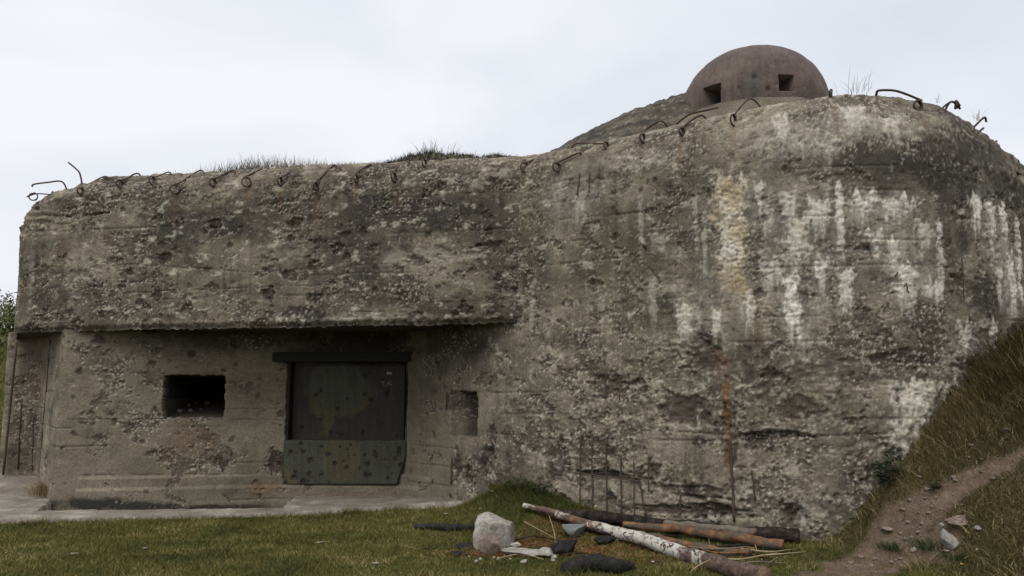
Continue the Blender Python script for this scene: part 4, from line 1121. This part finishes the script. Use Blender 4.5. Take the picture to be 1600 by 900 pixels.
# dry stems between the dirt path and the wall foot
x, y, r = scatter(16000, 2.4, 5.4, 6.6, 9.0, lambda x, y, q: (path_mask(x, y) < .5) & (bank_mask(x, y) > .1) & (zg(x, y) < 1.5), 49)
n = len(x); base = np.stack([x, y, zg(x, y) - .01], -1); h = r.uniform(.05, .22, n) * (0.5 + 0.8 * sstep(-.2, .5, fbm(x * 3, y * 3, 3, 940)))
V, F, nv, tv = blades(base, h, r.uniform(.003, .007, n), r.normal(0, .8, (n, 2)) * h[:, None], .8, 3, 50)
link("dry_stems", raw_mesh("dry_stems", V, F, {"blade": battr(np.clip(tv * .9 + .1, 0, 1), nv)}, M['long_grass'], False), label="tangled dry stems between the dirt path and the bunker wall", cat="grass", kind="stuff")

# ---- growth on the roof
def roof_scatter(us, spread, y0, y1, r):
    y = r.uniform(y0, y1, len(us)); x = (us - 800) / FPX * y
    return x, y
def roof_zs(x, y):
    allP = PRu.reshape(-1, 3)
    gxs = np.round((allP[:, 0] + 12) / 0.06).astype(int); gys = np.round(allP[:, 1] / 0.06).astype(int)
    d = {}
    tab = np.full((260, 340), np.nan); 
    ok = (gxs >= 0) & (gxs < 260) & (gys < 340); tab[gxs[ok], gys[ok]] = allP[ok, 2]
    z = tab[np.clip(np.round((x + 12) / 0.06).astype(int), 0, 259), np.clip(np.round(y / 0.06).astype(int), 0, 339)]
    return np.where(np.isnan(z), 4.83, z)
def rim_y(x):
    o = np.argsort(rimU[:, 0]); return np.interp(x, rimU[o, 0], rimU[o, 1])
r = np.random.default_rng(51)
n = 1500
uu = np.concatenate([r.normal(365, 35, 1300), r.normal(430, 60, 1500), r.uniform(170, 560, 1600), r.normal(675, 18, 240), r.uniform(540, 760, 200)]); n = len(uu)
x = (uu - 800) / FPX * 12.3; y = rim_y(x) + r.uniform(0.08, 0.9, n)
base = np.stack([x, y, roof_zs(x, y) - 0.01], -1)
h = (0.05 + 0.38 * r.random(n) ** 1.8) * (0.35 + 0.65 * np.exp(-((uu - 400) / 110) ** 2) + .45 * np.exp(-((uu - 680) / 40) ** 2))
V, F, nv, tv = blades(base, h, r.uniform(0.006, 0.010, n), r.normal(0, .28, (n, 2)) * h[:, None], .5, 2, 52)
link("roof_grass", raw_mesh("roof_grass", V, F, {"blade": battr(tv, nv)}, M['roof_grass'], False), label="thin dry grass stalks along the low flat roof", cat="grass", kind="stuff")
# dark turf on the roof mound
n = 16000
x = np.concatenate([r.uniform(-3.2, 0.1, n), r.uniform(-5, -2.5, 1500)]); n = len(x)
y = rim_y(x) + r.uniform(0.03, 1.9, n); base = np.stack([x, y, roof_zs(x, y) - .01], -1)
h = r.uniform(.02, .09, n) * np.where(x > -1.2, .7, 1.2) * np.where(r.random(n) > .97, 1.8, 1)
V, F, nv, tv = blades(base, h, r.uniform(.006, .013, n), r.normal(0, .5, (n, 2)) * h[:, None], .5, 1, 54)
link("roof_turf", raw_mesh("roof_turf", V, F, {"blade": battr(tv, nv)}, M['heather'], False), label="low dark turf and heather on the roof beside the raised part", cat="turf", kind="stuff")
def tuft(name, label, cat, at, n, hmin, hmax, spread, mat_, sd, leanf=0.5, wd=(.004, .008), parent=None, group=None):
    r = np.random.default_rng(sd)
    b = r.normal(0, spread, (n, 2)) ; base = np.stack([b[:, 0], b[:, 1], np.zeros(n) - .01], -1)
    h = r.uniform(hmin, hmax, n)
    lean = (r.normal(0, leanf, (n, 2)) + b / (spread + 1e-6) * 0.25) * h[:, None]
    V, F, nv, tv = blades(base, h, r.uniform(*wd, n), lean, .7, 3, sd + 1)
    return link(name, raw_mesh(name, V, F, {"blade": battr(tv, nv)}, mat_, False), parent, label, cat, group, None, loc=tuple(at))
def rim_tuft(u, v, label, n, h0, h1, sp, sd):
    p = WL.point(u, v, -0.15)
    return tuft("grass_tuft", label, "grass tuft", p, n, h0, h1, sp, M['roof_grass'], sd, .35, (.003, .006))
rim_tuft(1336, 147, "sparse dry grass stalks on the roof edge just right of the steel dome", 26, .12, .32, .10, 61)
rim_tuft(1466, 160, "few dry stalks on the roof between two bent bars at right", 9, .08, .22, .02, 62)
rim_tuft(1528, 185, "few dry stalks on the ragged right shoulder of the bunker", 14, .08, .22, .03, 63)

# ================================================================== THINGS
def rock(name, label, cat, at, dims, mat_, sd, cuts=7, rotz=0.0, group=None, sub=5, rough=.08, planes=None, sink=0.12):
    import bmesh
    bm = bmesh.new(); bmesh.ops.create_icosphere(bm, subdivisions=sub, radius=1)
    V = np.array([v_.co[:] for v_ in bm.verts]); Fc = np.array([[q.index for q in f_.verts] for f_ in bm.faces]); bm.free()
    r = np.random.default_rng(sd)
    pl = [] if planes is None else [(np.array(p_[:3]) / np.linalg.norm(p_[:3]), p_[3]) for p_ in planes]
    for _ in range(cuts):
        n_ = r.normal(0, 1, 3); n_ /= np.linalg.norm(n_); pl.append((n_, r.uniform(0.48, 0.74)))
    for n_, d_ in pl:
        e = V @ n_ - d_
        V = V - np.maximum(e, 0)[:, None] * n_ * 0.97
    nn = fbm(V[:, 0] * 2 + sd, V[:, 1] * 2 + V[:, 2] * 1.3, 5, sd) * rough
    V = V * (1 + nn)[:, None]
    V = V * np.array(dims)
    c, s = math.cos(rotz), math.sin(rotz)
    V = V @ np.array([[c, s, 0], [-s, c, 0], [0, 0, 1]])
    V[:, 2] -= V[:, 2].min() + sink * (V[:, 2].max() - V[:, 2].min())
    return link(name, raw_mesh(name, V, Fc, None, mat_, False), None, label, cat, group, None, loc=tuple(at))
def px_dims(u, v, wpx, hpx):
    g = ground_at(u, v); k = np.linalg.norm(g - CAM) / FPX
    return g, wpx * k, hpx * k
# hearth stones
g, W_, H_ = px_dims(768, 860, 66, 62)
rock("boulder", "large angular pale boulder lying on the grass by the fire site", "boulder", g + np.array([0, .12, 0]), (W_ * .74, W_ * .62, H_ * .60), M['stone_pale'], 3, 0, 0.0, rough=.09,
     planes=[(.50, -.22, .84, .36), (-.62, -.30, .72, .44), (.40, -.90, -.1, .36), (-.55, -.80, .15, .40), (.95, -.2, .05, .56), (-.95, .1, .05, .52), (-.1, -.75, .65, .44), (.1, .9, .3, .4)])
g, W_, H_ = px_dims(763, 866, 34, 28)
rock("stone", "rounded pinkish stone leaning on the front of the large boulder", "stone", g - np.array([0, .06, 0]), (W_ * .66, W_ * .5, H_ * .72), M['stone_pink'], 5, 10, .4, rough=.07)
g, W_, H_ = px_dims(816, 868, 62, 12)
rock("slab", "flat pale broken slab lying right of the pinkish stone", "slab", g, (W_ * .66, .17, H_ * 1.0), M['stone_pale'], 8, 10, -.1, rough=.12, planes=[(0, 0, 1, .35), (0, 0, -1, .4)])
g, W_, H_ = px_dims(853, 870, 26, 12)
rock("stone", "small pale crumbled stone at the right end of the flat slab", "stone", g, (W_ * .5, .1, H_ * .7), M['stone_pale'], 9, 6, .2)
g, W_, H_ = px_dims(803, 857, 22, 12)
rock("stone", "small white stone chip between the boulder and the flat slab", "stone", g, (W_ * .5, .05, H_ * .5), M['chip'], 10, 6, .2)
g, W_, H_ = px_dims(897, 838, 40, 20)
rock("stone", "blue grey flat stone beneath the birch log", "stone", g, (W_ * .52, .14, H_ * .62), M['stone_grey'], 12, 4, .1, rough=.04, planes=[(0, -.3, 1, .5)])
g, W_, H_ = px_dims(1484, 852, 17, 24)
rock("stone", "upright pale stone block beside the dirt path on the bank", "stone", g, (W_ * .62, .1, H_ * .75), M['stone_pale'], 14, 10, .1, rough=.1, sink=.25)
g, W_, H_ = px_dims(1500, 815, 30, 8)
rock("stone", "long flat brownish stone jutting from the bank above the pale block", "stone", g, (W_ * .7, .12, H_ * .9), M['stone_pink'], 15, 9, .5, rough=.16, sink=.35)
g, W_, H_ = px_dims(1428, 861, 10, 7)
rock("stone", "small loose white pebble on the dirt path", "stone", g, (W_ * .6, .03, H_ * .6), M['chip'], 16, 5, .3, sub=3)
g, W_, H_ = px_dims(1385, 828, 16, 6)
rock("stone", "grey stone half buried at the left edge of the dirt path", "stone", g, (W_ * .6, .08, H_ * .6), M['stone_pink'], 17, 5, .3, sub=4)
r = np.random.default_rng(70)
for k_ in range(90):
    t_ = r.random(); i_ = r.integers(1, len(path_pts) - 2)
    x_ = path_pts[i_][0] * (1 - t_) + path_pts[i_ + 1][0] * t_ + r.normal(0, .16); y_ = path_pts[i_][1] * (1 - t_) + path_pts[i_ + 1][1] * t_ + r.normal(0, .12)
    sz = .008 + .028 * r.random() ** 2.2
    rock("pebble", "small brownish pebble lying loose on the dirt path", "pebble", (x_, y_, float(zg(x_, y_))), (sz, sz * .8, sz * .6), M['stone_pink'], 100 + k_, 4, r.uniform(0, 3), "pebbles on the dirt path", 2)
r = np.random.default_rng(71)
for k_ in range(16):
    g = ground_at(*[(r.uniform(738, 870), r.uniform(862, 882)), (r.uniform(1440, 1530), r.uniform(810, 870))][k_ % 4 == 3])
    sz = r.uniform(.015, .045)
    rock("rubble", "small broken pale stone bit among the larger stones", "rubble", g, (sz, sz * .8, sz * .6), M['stone_pale'], 260 + k_, 8, r.uniform(0, 3), "broken stone bits beside larger stones", 3, .1)
# charred fragments and pale chips
for (u, v, wp_, hp_, lb) in [(726, 854, 26, 9, "charred black wood lump left of the pinkish stone, upper one"), (716, 864, 24, 8, "charred black splinter lying in the grass left of the pinkish stone, lower one"), (884, 857, 44, 22, "black charred lump in the ash under the birch log"), (945, 842, 30, 16, "charred black stub in the shade behind the birch log")]:
    g, W_, H_ = px_dims(u, v + hp_ / 2, wp_, hp_)
    rock("charred_lump", lb, "charred wood", g, (W_ * .55, .09, H_ * .6), M['charred'], int(u), 7, .3, sub=4, rough=.2)
for (u, v, wp_, lb) in [(115, 868, 18, "pale chip in the lawn, farthest to the left"), (226, 859, 11, "pale chip in the lawn right of the leftmost chip"), (500, 850, 22, "greyish flat chip in the lawn below the armoured shield"),
                        (587, 883, 16, "pale flat chip at the lower edge of the lawn below the shield"), (537, 874, 7, "tiny white chip in the lawn left of the pale flat chip"), (697, 805, 14, "pale sliver on the grass above the dark beam"),
                        (751, 797, 8, "pale splinter on the turf hump above the boulder"), (769, 770, 9, "white fragment at the wall foot on the turf hump"), (1020, 881, 9, "pale leaf on the grass right of the black log, in front of the birch"), (733, 873, 5, "tiny white crumb below the pinkish stone"), (855, 895, 8, "pale chip in the grass left of the black log's end")]:
    g, W_, H_ = px_dims(u, v, wp_, 4)
    rock("stone_chip", lb, "chip", g + np.array([0, 0, .012]), (W_ * .36, .022, .008), M['chip_dull'], int(u), 5, .2, sub=3, sink=0)
# ---- logs
def log(name, label, px, rad_px, mat_, sd, endmat='end_grain', attr_fn=None, lift=None, rough=.18, sides=20, group=None, n=70):
    pts = []
    for i_, (u, v) in enumerate(px):
        g = ground_at(u, v + rad_px[i_])
        pts.append(g + np.array([0, 0.0, rad_px[i_] * np.linalg.norm(g - CAM) / FPX * 0.9 + (lift[i_] if lift else 0)]))
    pts = np.array(pts)
    k_ = np.linalg.norm(pts.mean(0) - CAM) / FPX
    line = smooth_line(pts, n)
    L = len(line)
    tt_ = np.linspace(0, 1, L)
    line = line + (0.035 * np.stack([fbm(tt_ * 5 + sd, tt_ * 0 + j_ * 4.1, 3, 19) for j_ in range(3)], -1)) * np.array([1, 1, .6])
    rad = np.interp(np.linspace(0, 1, L), np.linspace(0, 1, len(rad_px)), rad_px) * k_
    rad = rad * (1 + 0.16 * fbm(tt_ * 16 + sd, tt_ * 0, 3, 23))
    org = line[0].copy()
    V, F = tube(line - org, rad, sides, True, rough, sd)
    at = {}
    if attr_fn:
        t_ = np.repeat(np.linspace(0, 1, L), sides); a_ = np.tile(np.arange(sides) / sides * 2 * math.pi, L)
        at = {"mask_l": attr_fn(t_, a_)}
    mi = np.concatenate([np.zeros(len(F[0])), np.ones(2)])
    return link(name, raw_mesh(name, V, F, at, [mat_, M[endmat]], True, mi), None, label, "log", group, None, loc=tuple(org))
def birch_attr(t_, a_):
    n_ = 0.05 * fbm(t_ * 40, np.cos(a_) * 1.5 + np.sin(a_), 3, 700)
    q = t_ + n_
    wv = (1 - sstep(.03, .05, q)) + sstep(.325, .335, q) * (1 - sstep(.345, .36, q)) * .9 + sstep(.37, .385, q) * (1 - sstep(.70, .73, q)) + sstep(.77, .78, q) * (1 - sstep(.80, .82, q)) * .9 + sstep(.175, .18, q) * (1 - sstep(.195, .2, q)) * .8
    peel = sstep(0.25, 0.5, fbm(t_ * 60, np.cos(a_) * 2 + 5, 3, 701)) * .8
    o_ = np.zeros((len(t_), 4)); o_[:, 0] = np.clip(wv * (1 - peel), 0, 1)
    o_[:, 1] = sstep(0.1, 0.5, fbm(t_ * 25, np.cos(a_) * 1.5, 3, 702)) * (t_ < .4) * .8; o_[:, 3] = 1
    return o_
def bark_attr(t_, a_):
    o_ = np.zeros((len(t_), 4)); o_[:, 0] = sstep(-.08, .15, fbm(t_ * 9, np.cos(a_) * .9 + np.sin(a_) * .7, 3, 705)); o_[:, 3] = 1
    return o_
log("log", "long scorched dark log lying nearest the wall behind the birch", [(872, 807), (960, 814), (1060, 824), (1150, 832), (1248, 839)], [7, 9, 10, 10, 11], M['dark_bark'], 81, 'charred', lift=[.03, .03, .0, 0, 0], rough=.25)
log("log", "bare orange brown log with patches of grey bark, right behind the birch", [(975, 828), (1060, 836), (1140, 846), (1224, 858)], [5.5, 6.5, 7, 7.5], M['orange'], 82, attr_fn=bark_attr, lift=[.06, .06, .05, .04], rough=.1)
log("log", "thinner orange log with flaking bark lying beneath the bare orange one", [(1000, 836), (1060, 848), (1130, 862), (1180, 862)], [5, 6, 6, 5], M['orange'], 83, attr_fn=bark_attr, rough=.15)
log("log", "slim grey barked log between the scorched log and the orange log", [(1040, 832), (1100, 838), (1180, 846)], [5, 5, 6], M['grey_wood'], 84, lift=[.1, .1, .08], rough=.15)
log("log", "long birch log with peeling white bark lying diagonally in front", [(818, 796), (870, 812), (925, 826), (985, 843), (1050, 862), (1110, 880), (1195, 904)], [4, 6, 7.5, 8.8, 10, 11, 12.5], M['birch'], 85, attr_fn=birch_attr, lift=[.06, .06, .05, .04, .02, 0, 0], rough=.1, n=120)
log("log", "short grey log stub beside the thick end of the birch", [(1100, 884), (1150, 890), (1186, 894)], [6, 7, 8], M['grey_wood'], 86, rough=.15)
log("log", "short thick black charred log in the front grass", [(884, 888), (925, 880), (960, 884), (992, 886)], [10, 13, 11, 5], M['charred'], 87, 'charred', rough=.2)
log("beam", "dark charred beam lying in the grass left of the boulder", [(650, 823), (700, 824), (745, 825)], [4.5, 5, 5], M['charred'], 88, 'charred', rough=.1)
def stick(label, px, lifts, rp_, mat_=None, name="twig", cat="twig", gofs=0):
    pts = []
    for (u, v), l_ in zip(px, lifts):
        g = ground_at(u, v); pts.append(CAM + (g - CAM) * (1 - l_ * 0.02))
    pts = np.array(pts); k_ = np.linalg.norm(pts.mean(0) - CAM) / FPX
    ln = smooth_line(pts, 16); o_ = ln[0].copy()
    V, F = tube(ln - o_, np.linspace(rp_, rp_ * .5, len(ln)) * k_, 6, True, .1, 4)
    return link(name, raw_mesh(name, V, F, None, mat_ or M['stalk']), None, label, cat, None, None, loc=tuple(o_))
stick("forked pale twig lying right of the orange logs, lower branch", [(1100, 868), (1150, 874), (1190, 868), (1215, 864)], [1, 1.5, 1.5, 1], 1.6)
stick("pale thin twig reaching into the grass right of the orange logs", [(1190, 868), (1225, 865), (1260, 862)], [1.2, 2, 1.5], 1.1)
stick("short pale stick standing askew by the orange log's end", [(1200, 882), (1215, 871)], [0, 2.5], 1.5)
stick("pale bent twig leaning on the brown end of the birch", [(1078, 897), (1088, 886), (1110, 874)], [0, 2, 3], 1.4)
stick("long straw stalk crossing the ash toward the birch", [(819, 815), (845, 829), (868, 842)], [1, 2, 1], .9)
stick("upright straw stalk rising from the ash in front of the birch", [(868, 850), (866, 832), (858, 806)], [0, 1, 2], .9)
stick("thin straw lying in the lawn left of the boulder", [(625, 852), (645, 856), (655, 858)], [.3, .5, .3], .7)
stick("dark upright twig standing among the orange logs", [(1112, 870), (1108, 845), (1105, 815)], [0, 1, 1], .9, M['grey_wood'])
stick("second dark upright twig right of the first among the logs", [(1124, 862), (1120, 836), (1123, 810)], [0, 1, 1], .8, M['stalk'])
stick("pale stalk standing before the scorched log's right half", [(1178, 868), (1182, 858), (1172, 836)], [0, 1, 1], .9)
for k_, (a_, b_, c_, rr_, mt_, lb) in enumerate([((1010, 842), (1075, 858), (1140, 872), 2.2, 'dark_bark', "dark thin branch lying along the lower side of the orange logs"),
        ((1060, 852), (1120, 858), (1185, 852), 1.8, 'grey_wood', "grey thin branch crossing over the thinner orange log"), ((905, 822), (960, 836), (1010, 842), 2.4, 'dark_bark', "dark branch in the shade between the scorched log and the birch"),
        ((1130, 884), (1180, 878), (1225, 880), 1.6, 'grey_wood', "grey thin branch lying on the grass past the short log stub"), ((1095, 872), (1150, 866), (1210, 874), 1.5, 'dark_bark', "dark twig lying under the forked pale twig"),
        ((1040, 822), (1110, 826), (1190, 834), 2.2, 'dark_bark', "dark charred branch resting on the scorched log"), ((1150, 856), (1200, 862), (1240, 858), 1.4, 'stalk', "straw coloured twig just below the orange log's sawn end"),
        ((780, 872), (815, 866), (850, 874), 1.2, 'stalk', "straw lying across the flat pale slab's front"), ((870, 868), (905, 864), (935, 870), 1.3, 'dark_bark', "blackened twig between the charred lump and the black log"),
        ((800, 845), (835, 838), (880, 846), 1.2, 'dark_bark', "blackened twig lying in the brown ash behind the slab")]):
    stick(lb, [a_, b_, c_], [.6, 1.2, .6], rr_, M[mt_])
for k_, (a_, b_, c_, rr_, mt_, lb) in enumerate([((940, 826), (1000, 834), (1060, 838), 2.6, 'dark_bark', "dark rough branch just behind the upper half of the birch"),
        ((1085, 856), (1150, 852), (1215, 850), 2.0, 'dark_bark', "dark thin branch lying across the end of the orange log"), ((1020, 850), (1085, 866), (1150, 882), 2.4, 'dark_bark', "dark branch lying in the grass along the right side of the birch"),
        ((1070, 845), (1110, 862), (1165, 864), 1.6, 'orange', "thin reddish branch under the forked pale twig"), ((960, 846), (985, 834), (1020, 828), 1.5, 'grey_wood', "grey twig leaning across the birch toward the scorched log")]):
    stick(lb, [a_, b_, c_], [.6, 1.2, .6], rr_, M[mt_])
# ---- plants
def plant(name, label, at, n, size, sd, stems=5, mat_='weed', spread=.12, height=.3):
    root = bpy.data.objects.new(name, None); COL.objects.link(root); root.location = tuple(at)
    root["label"] = label; root["category"] = "plant"
    r = np.random.default_rng(sd)
    VV, FF, off = [], [], 0
    lv, lf, lo = [], [], 0
    for _ in range(stems):
        a_ = r.uniform(0, 6.28); tip = np.array([math.cos(a_) * spread, math.sin(a_) * spread, height * r.uniform(.6, 1.1)])
        ln = smooth_line(np.array([[0, 0, -.02], tip * np.array([.35, .35, .55]), tip]), 10)
        V, F = tube(ln, np.linspace(.005, .002, len(ln)), 5)
        VV.append(V); FF.append([f_ + off for f_ in F]); off += len(V)
        for q in range(n):
            p = ln[r.integers(2, len(ln))] + r.normal(0, size * .25, 3)
            d = r.normal(0, 1, 3); d[2] = abs(d[2]) * .3; d /= np.linalg.norm(d)
            s_ = np.cross(d, [0, 0, 1]) + r.normal(0, .2, 3); s_ /= np.linalg.norm(s_)
            L_ = size * r.uniform(.6, 1.2)
            lv.append(np.array([p, p + d * L_ * .5 + s_ * L_ * .24, p + d * L_ + np.array([0, 0, -L_ * .2]), p + d * L_ * .5 - s_ * L_ * .24])); lf.append(np.arange(4) + lo); lo += 4
    link("stem", raw_mesh("stem", np.vstack(VV), [np.vstack([f_[0] for f_ in FF]), np.vstack([f_[1] for f_ in FF])], None, M['grey_wood']), root)
    link("foliage", raw_mesh("foliage", np.vstack(lv), np.array(lf), None, M[mat_], False), root)
    return root
plant("weed", "dark green leafy weed at the wall foot where the bank begins", ground_at(1385, 762), 26, .075, 201, 6, 'weed', .14, .34)
plant("weed", "small green leafy weed on the turf hump at the wall junction", ground_at(842, 775), 20, .06, 202, 5, 'weed', .12, .16)
plant("weed", "dark brown stemmed weed on top of the turf hump beside the flank wall", ground_at(800, 765), 16, .05, 204, 7, 'weed', .2, .14)
plant("weed", "low green weed beside the middle of the dirt path", ground_at(1460, 765), 18, .05, 203, 5, 'clump' if False else 'weed', .12, .1)
tuft("grass_clump", "dark green grass clump on the dirt path, left one", "grass clump", ground_at(1394, 858), 260, .05, .13, .055, M['clump'], 211)
tuft("grass_clump", "dark green grass clump on the dirt path, right one by the pale block", "grass clump", ground_at(1452, 856), 280, .05, .15, .065, M['clump'], 212)
tuft("grass_clump", "dark green grass clump below the upright pale stone block", "grass clump", ground_at(1495, 872), 200, .05, .12, .07, M['clump'], 213)
tuft("grass_tuft", "straw coloured dry grass tuft at the recessed wall's left corner", "grass tuft", at_z(73, 772, 0.07), 700, .12, .32, .10, M['dry_tuft'], 214, .6)
g = ground_at(1503, 897)
fl = bpy.data.objects.new("flower", None); COL.objects.link(fl); fl.location = tuple(g)
fl["label"] = "single yellow flower in the grass at the lower right"; fl["category"] = "flower"
ln = smooth_line(np.array([[0, 0, -.02], [.01, 0, .04], [0.0, -.01, .085]]), 8)
V, F = tube(ln, .002, 5); link("stem", raw_mesh("stem", V, F, None, M['weed']), fl)
pet = []; pf = []
for k_ in range(22):
    a_ = k_ * 2.4; rr_ = .022 * (0.6 + .4 * ((k_ * 7) % 5) / 5); c_ = np.array([0, -.01, .085])
    d = np.array([math.cos(a_), math.sin(a_), .35]); s_ = np.array([-math.sin(a_), math.cos(a_), 0]) * .005
    pet.append(np.array([c_ - s_ * .5, c_ + d * rr_ * .7 - s_, c_ + d * rr_, c_ + d * rr_ * .7 + s_])); pf.append(np.arange(4) + 4 * k_)
link("petals", raw_mesh("petals", np.vstack(pet), np.array(pf), None, M['yellow'], False), fl)
# ---- bush far left behind the bunker
def bush(label, at, rad, n, sd):
    root = bpy.data.objects.new("bush", None); COL.objects.link(root); root.location = tuple(at)
    root["label"] = label; root["category"] = "bush"
    r = np.random.default_rng(sd)
    cl = r.normal(0, .45, (26, 3)) * np.array([rad, rad, rad * .8]) + np.array([0, 0, rad * .9])
    p = cl[r.integers(0, 26, n)] + r.normal(0, .16, (n, 3)) * rad
    p = p[p[:, 2] > .05]; n = len(p)
    d = r.normal(0, 1, (n, 3)); d /= np.linalg.norm(d, axis=1)[:, None]; s_ = np.cross(d, r.normal(0, 1, (n, 3))); s_ /= np.linalg.norm(s_, axis=1)[:, None]
    L_ = r.uniform(.06, .13, n)[:, None]
    V = np.stack([p, p + d * L_ * .5 + s_ * L_ * .3, p + d * L_, p + d * L_ * .5 - s_ * L_ * .3], 1).reshape(-1, 3)
    link("foliage", raw_mesh("foliage", V, np.arange(4 * n).reshape(-1, 4), None, M['bushleaf'], False), root)
    vs, fs, off = [], [[], []], 0
    for c_ in cl[:9]:
        ln = smooth_line(np.array([[0, 0, -.1], c_ * np.array([.4, .4, .5]), c_]), 8)
        V, F = tube(ln, np.linspace(.03, .008, len(ln)), 6); vs.append(V)
        fs[0].append(F[0] + off); fs[1].append(F[1] + off); off += len(V)
    link("branches", raw_mesh("branches", np.vstack(vs), [np.vstack(fs[0]), np.vstack(fs[1])], None, M['dark_bark']), root)
for (u, v, y_, rad, lb) in [(-4, 540, 30, 1.3, "green bush on the slope beyond the bunker's left end, topmost"), (-40, 600, 26, 1.2, "yellow green bush lower on the slope at the left picture edge"), (8, 600, 33, 0.8, "small round bush on the slope close to the bunker's left end")]:
    p = at_y(u, v, y_); p[2] = float(zg(p[0], p[1]))
    bush(lb, p, rad, 2600, int(abs(u)) + 300)
# ---- rubble in the embrasure
for k_, (u, v, wp_, lb) in enumerate([(281, 642, 12, "grey rubble piece in the dark embrasure, left"), (297, 641, 11, "pale rubble piece in the dark embrasure, next to the left one"), (314, 639, 8, "small pale rubble piece in the dark embrasure, right of centre"), (307, 629, 7, "small rubble piece on an upper ledge of the embrasure, centre"), (295, 632, 9, "dark rubble piece on the embrasure ledge, left of centre"), (322, 628, 12, "grey rubble piece on the upper embrasure ledge, right")]):
    uE, vE, dE = project(FL[insE]); iE = np.argmin((uE - u) ** 2 + (vE - v - 3) ** 2); q = FL[insE][iE]; sz = wp_ * 12 / FPX * .45
    rock("rubble", lb, "rubble", q, (sz * (1 + .4 * math.sin(k_ * 3)), sz * .7, sz * .7), M['stone_pink'], 320 + k_, 7, .3, "rubble lying in the embrasure", 3)
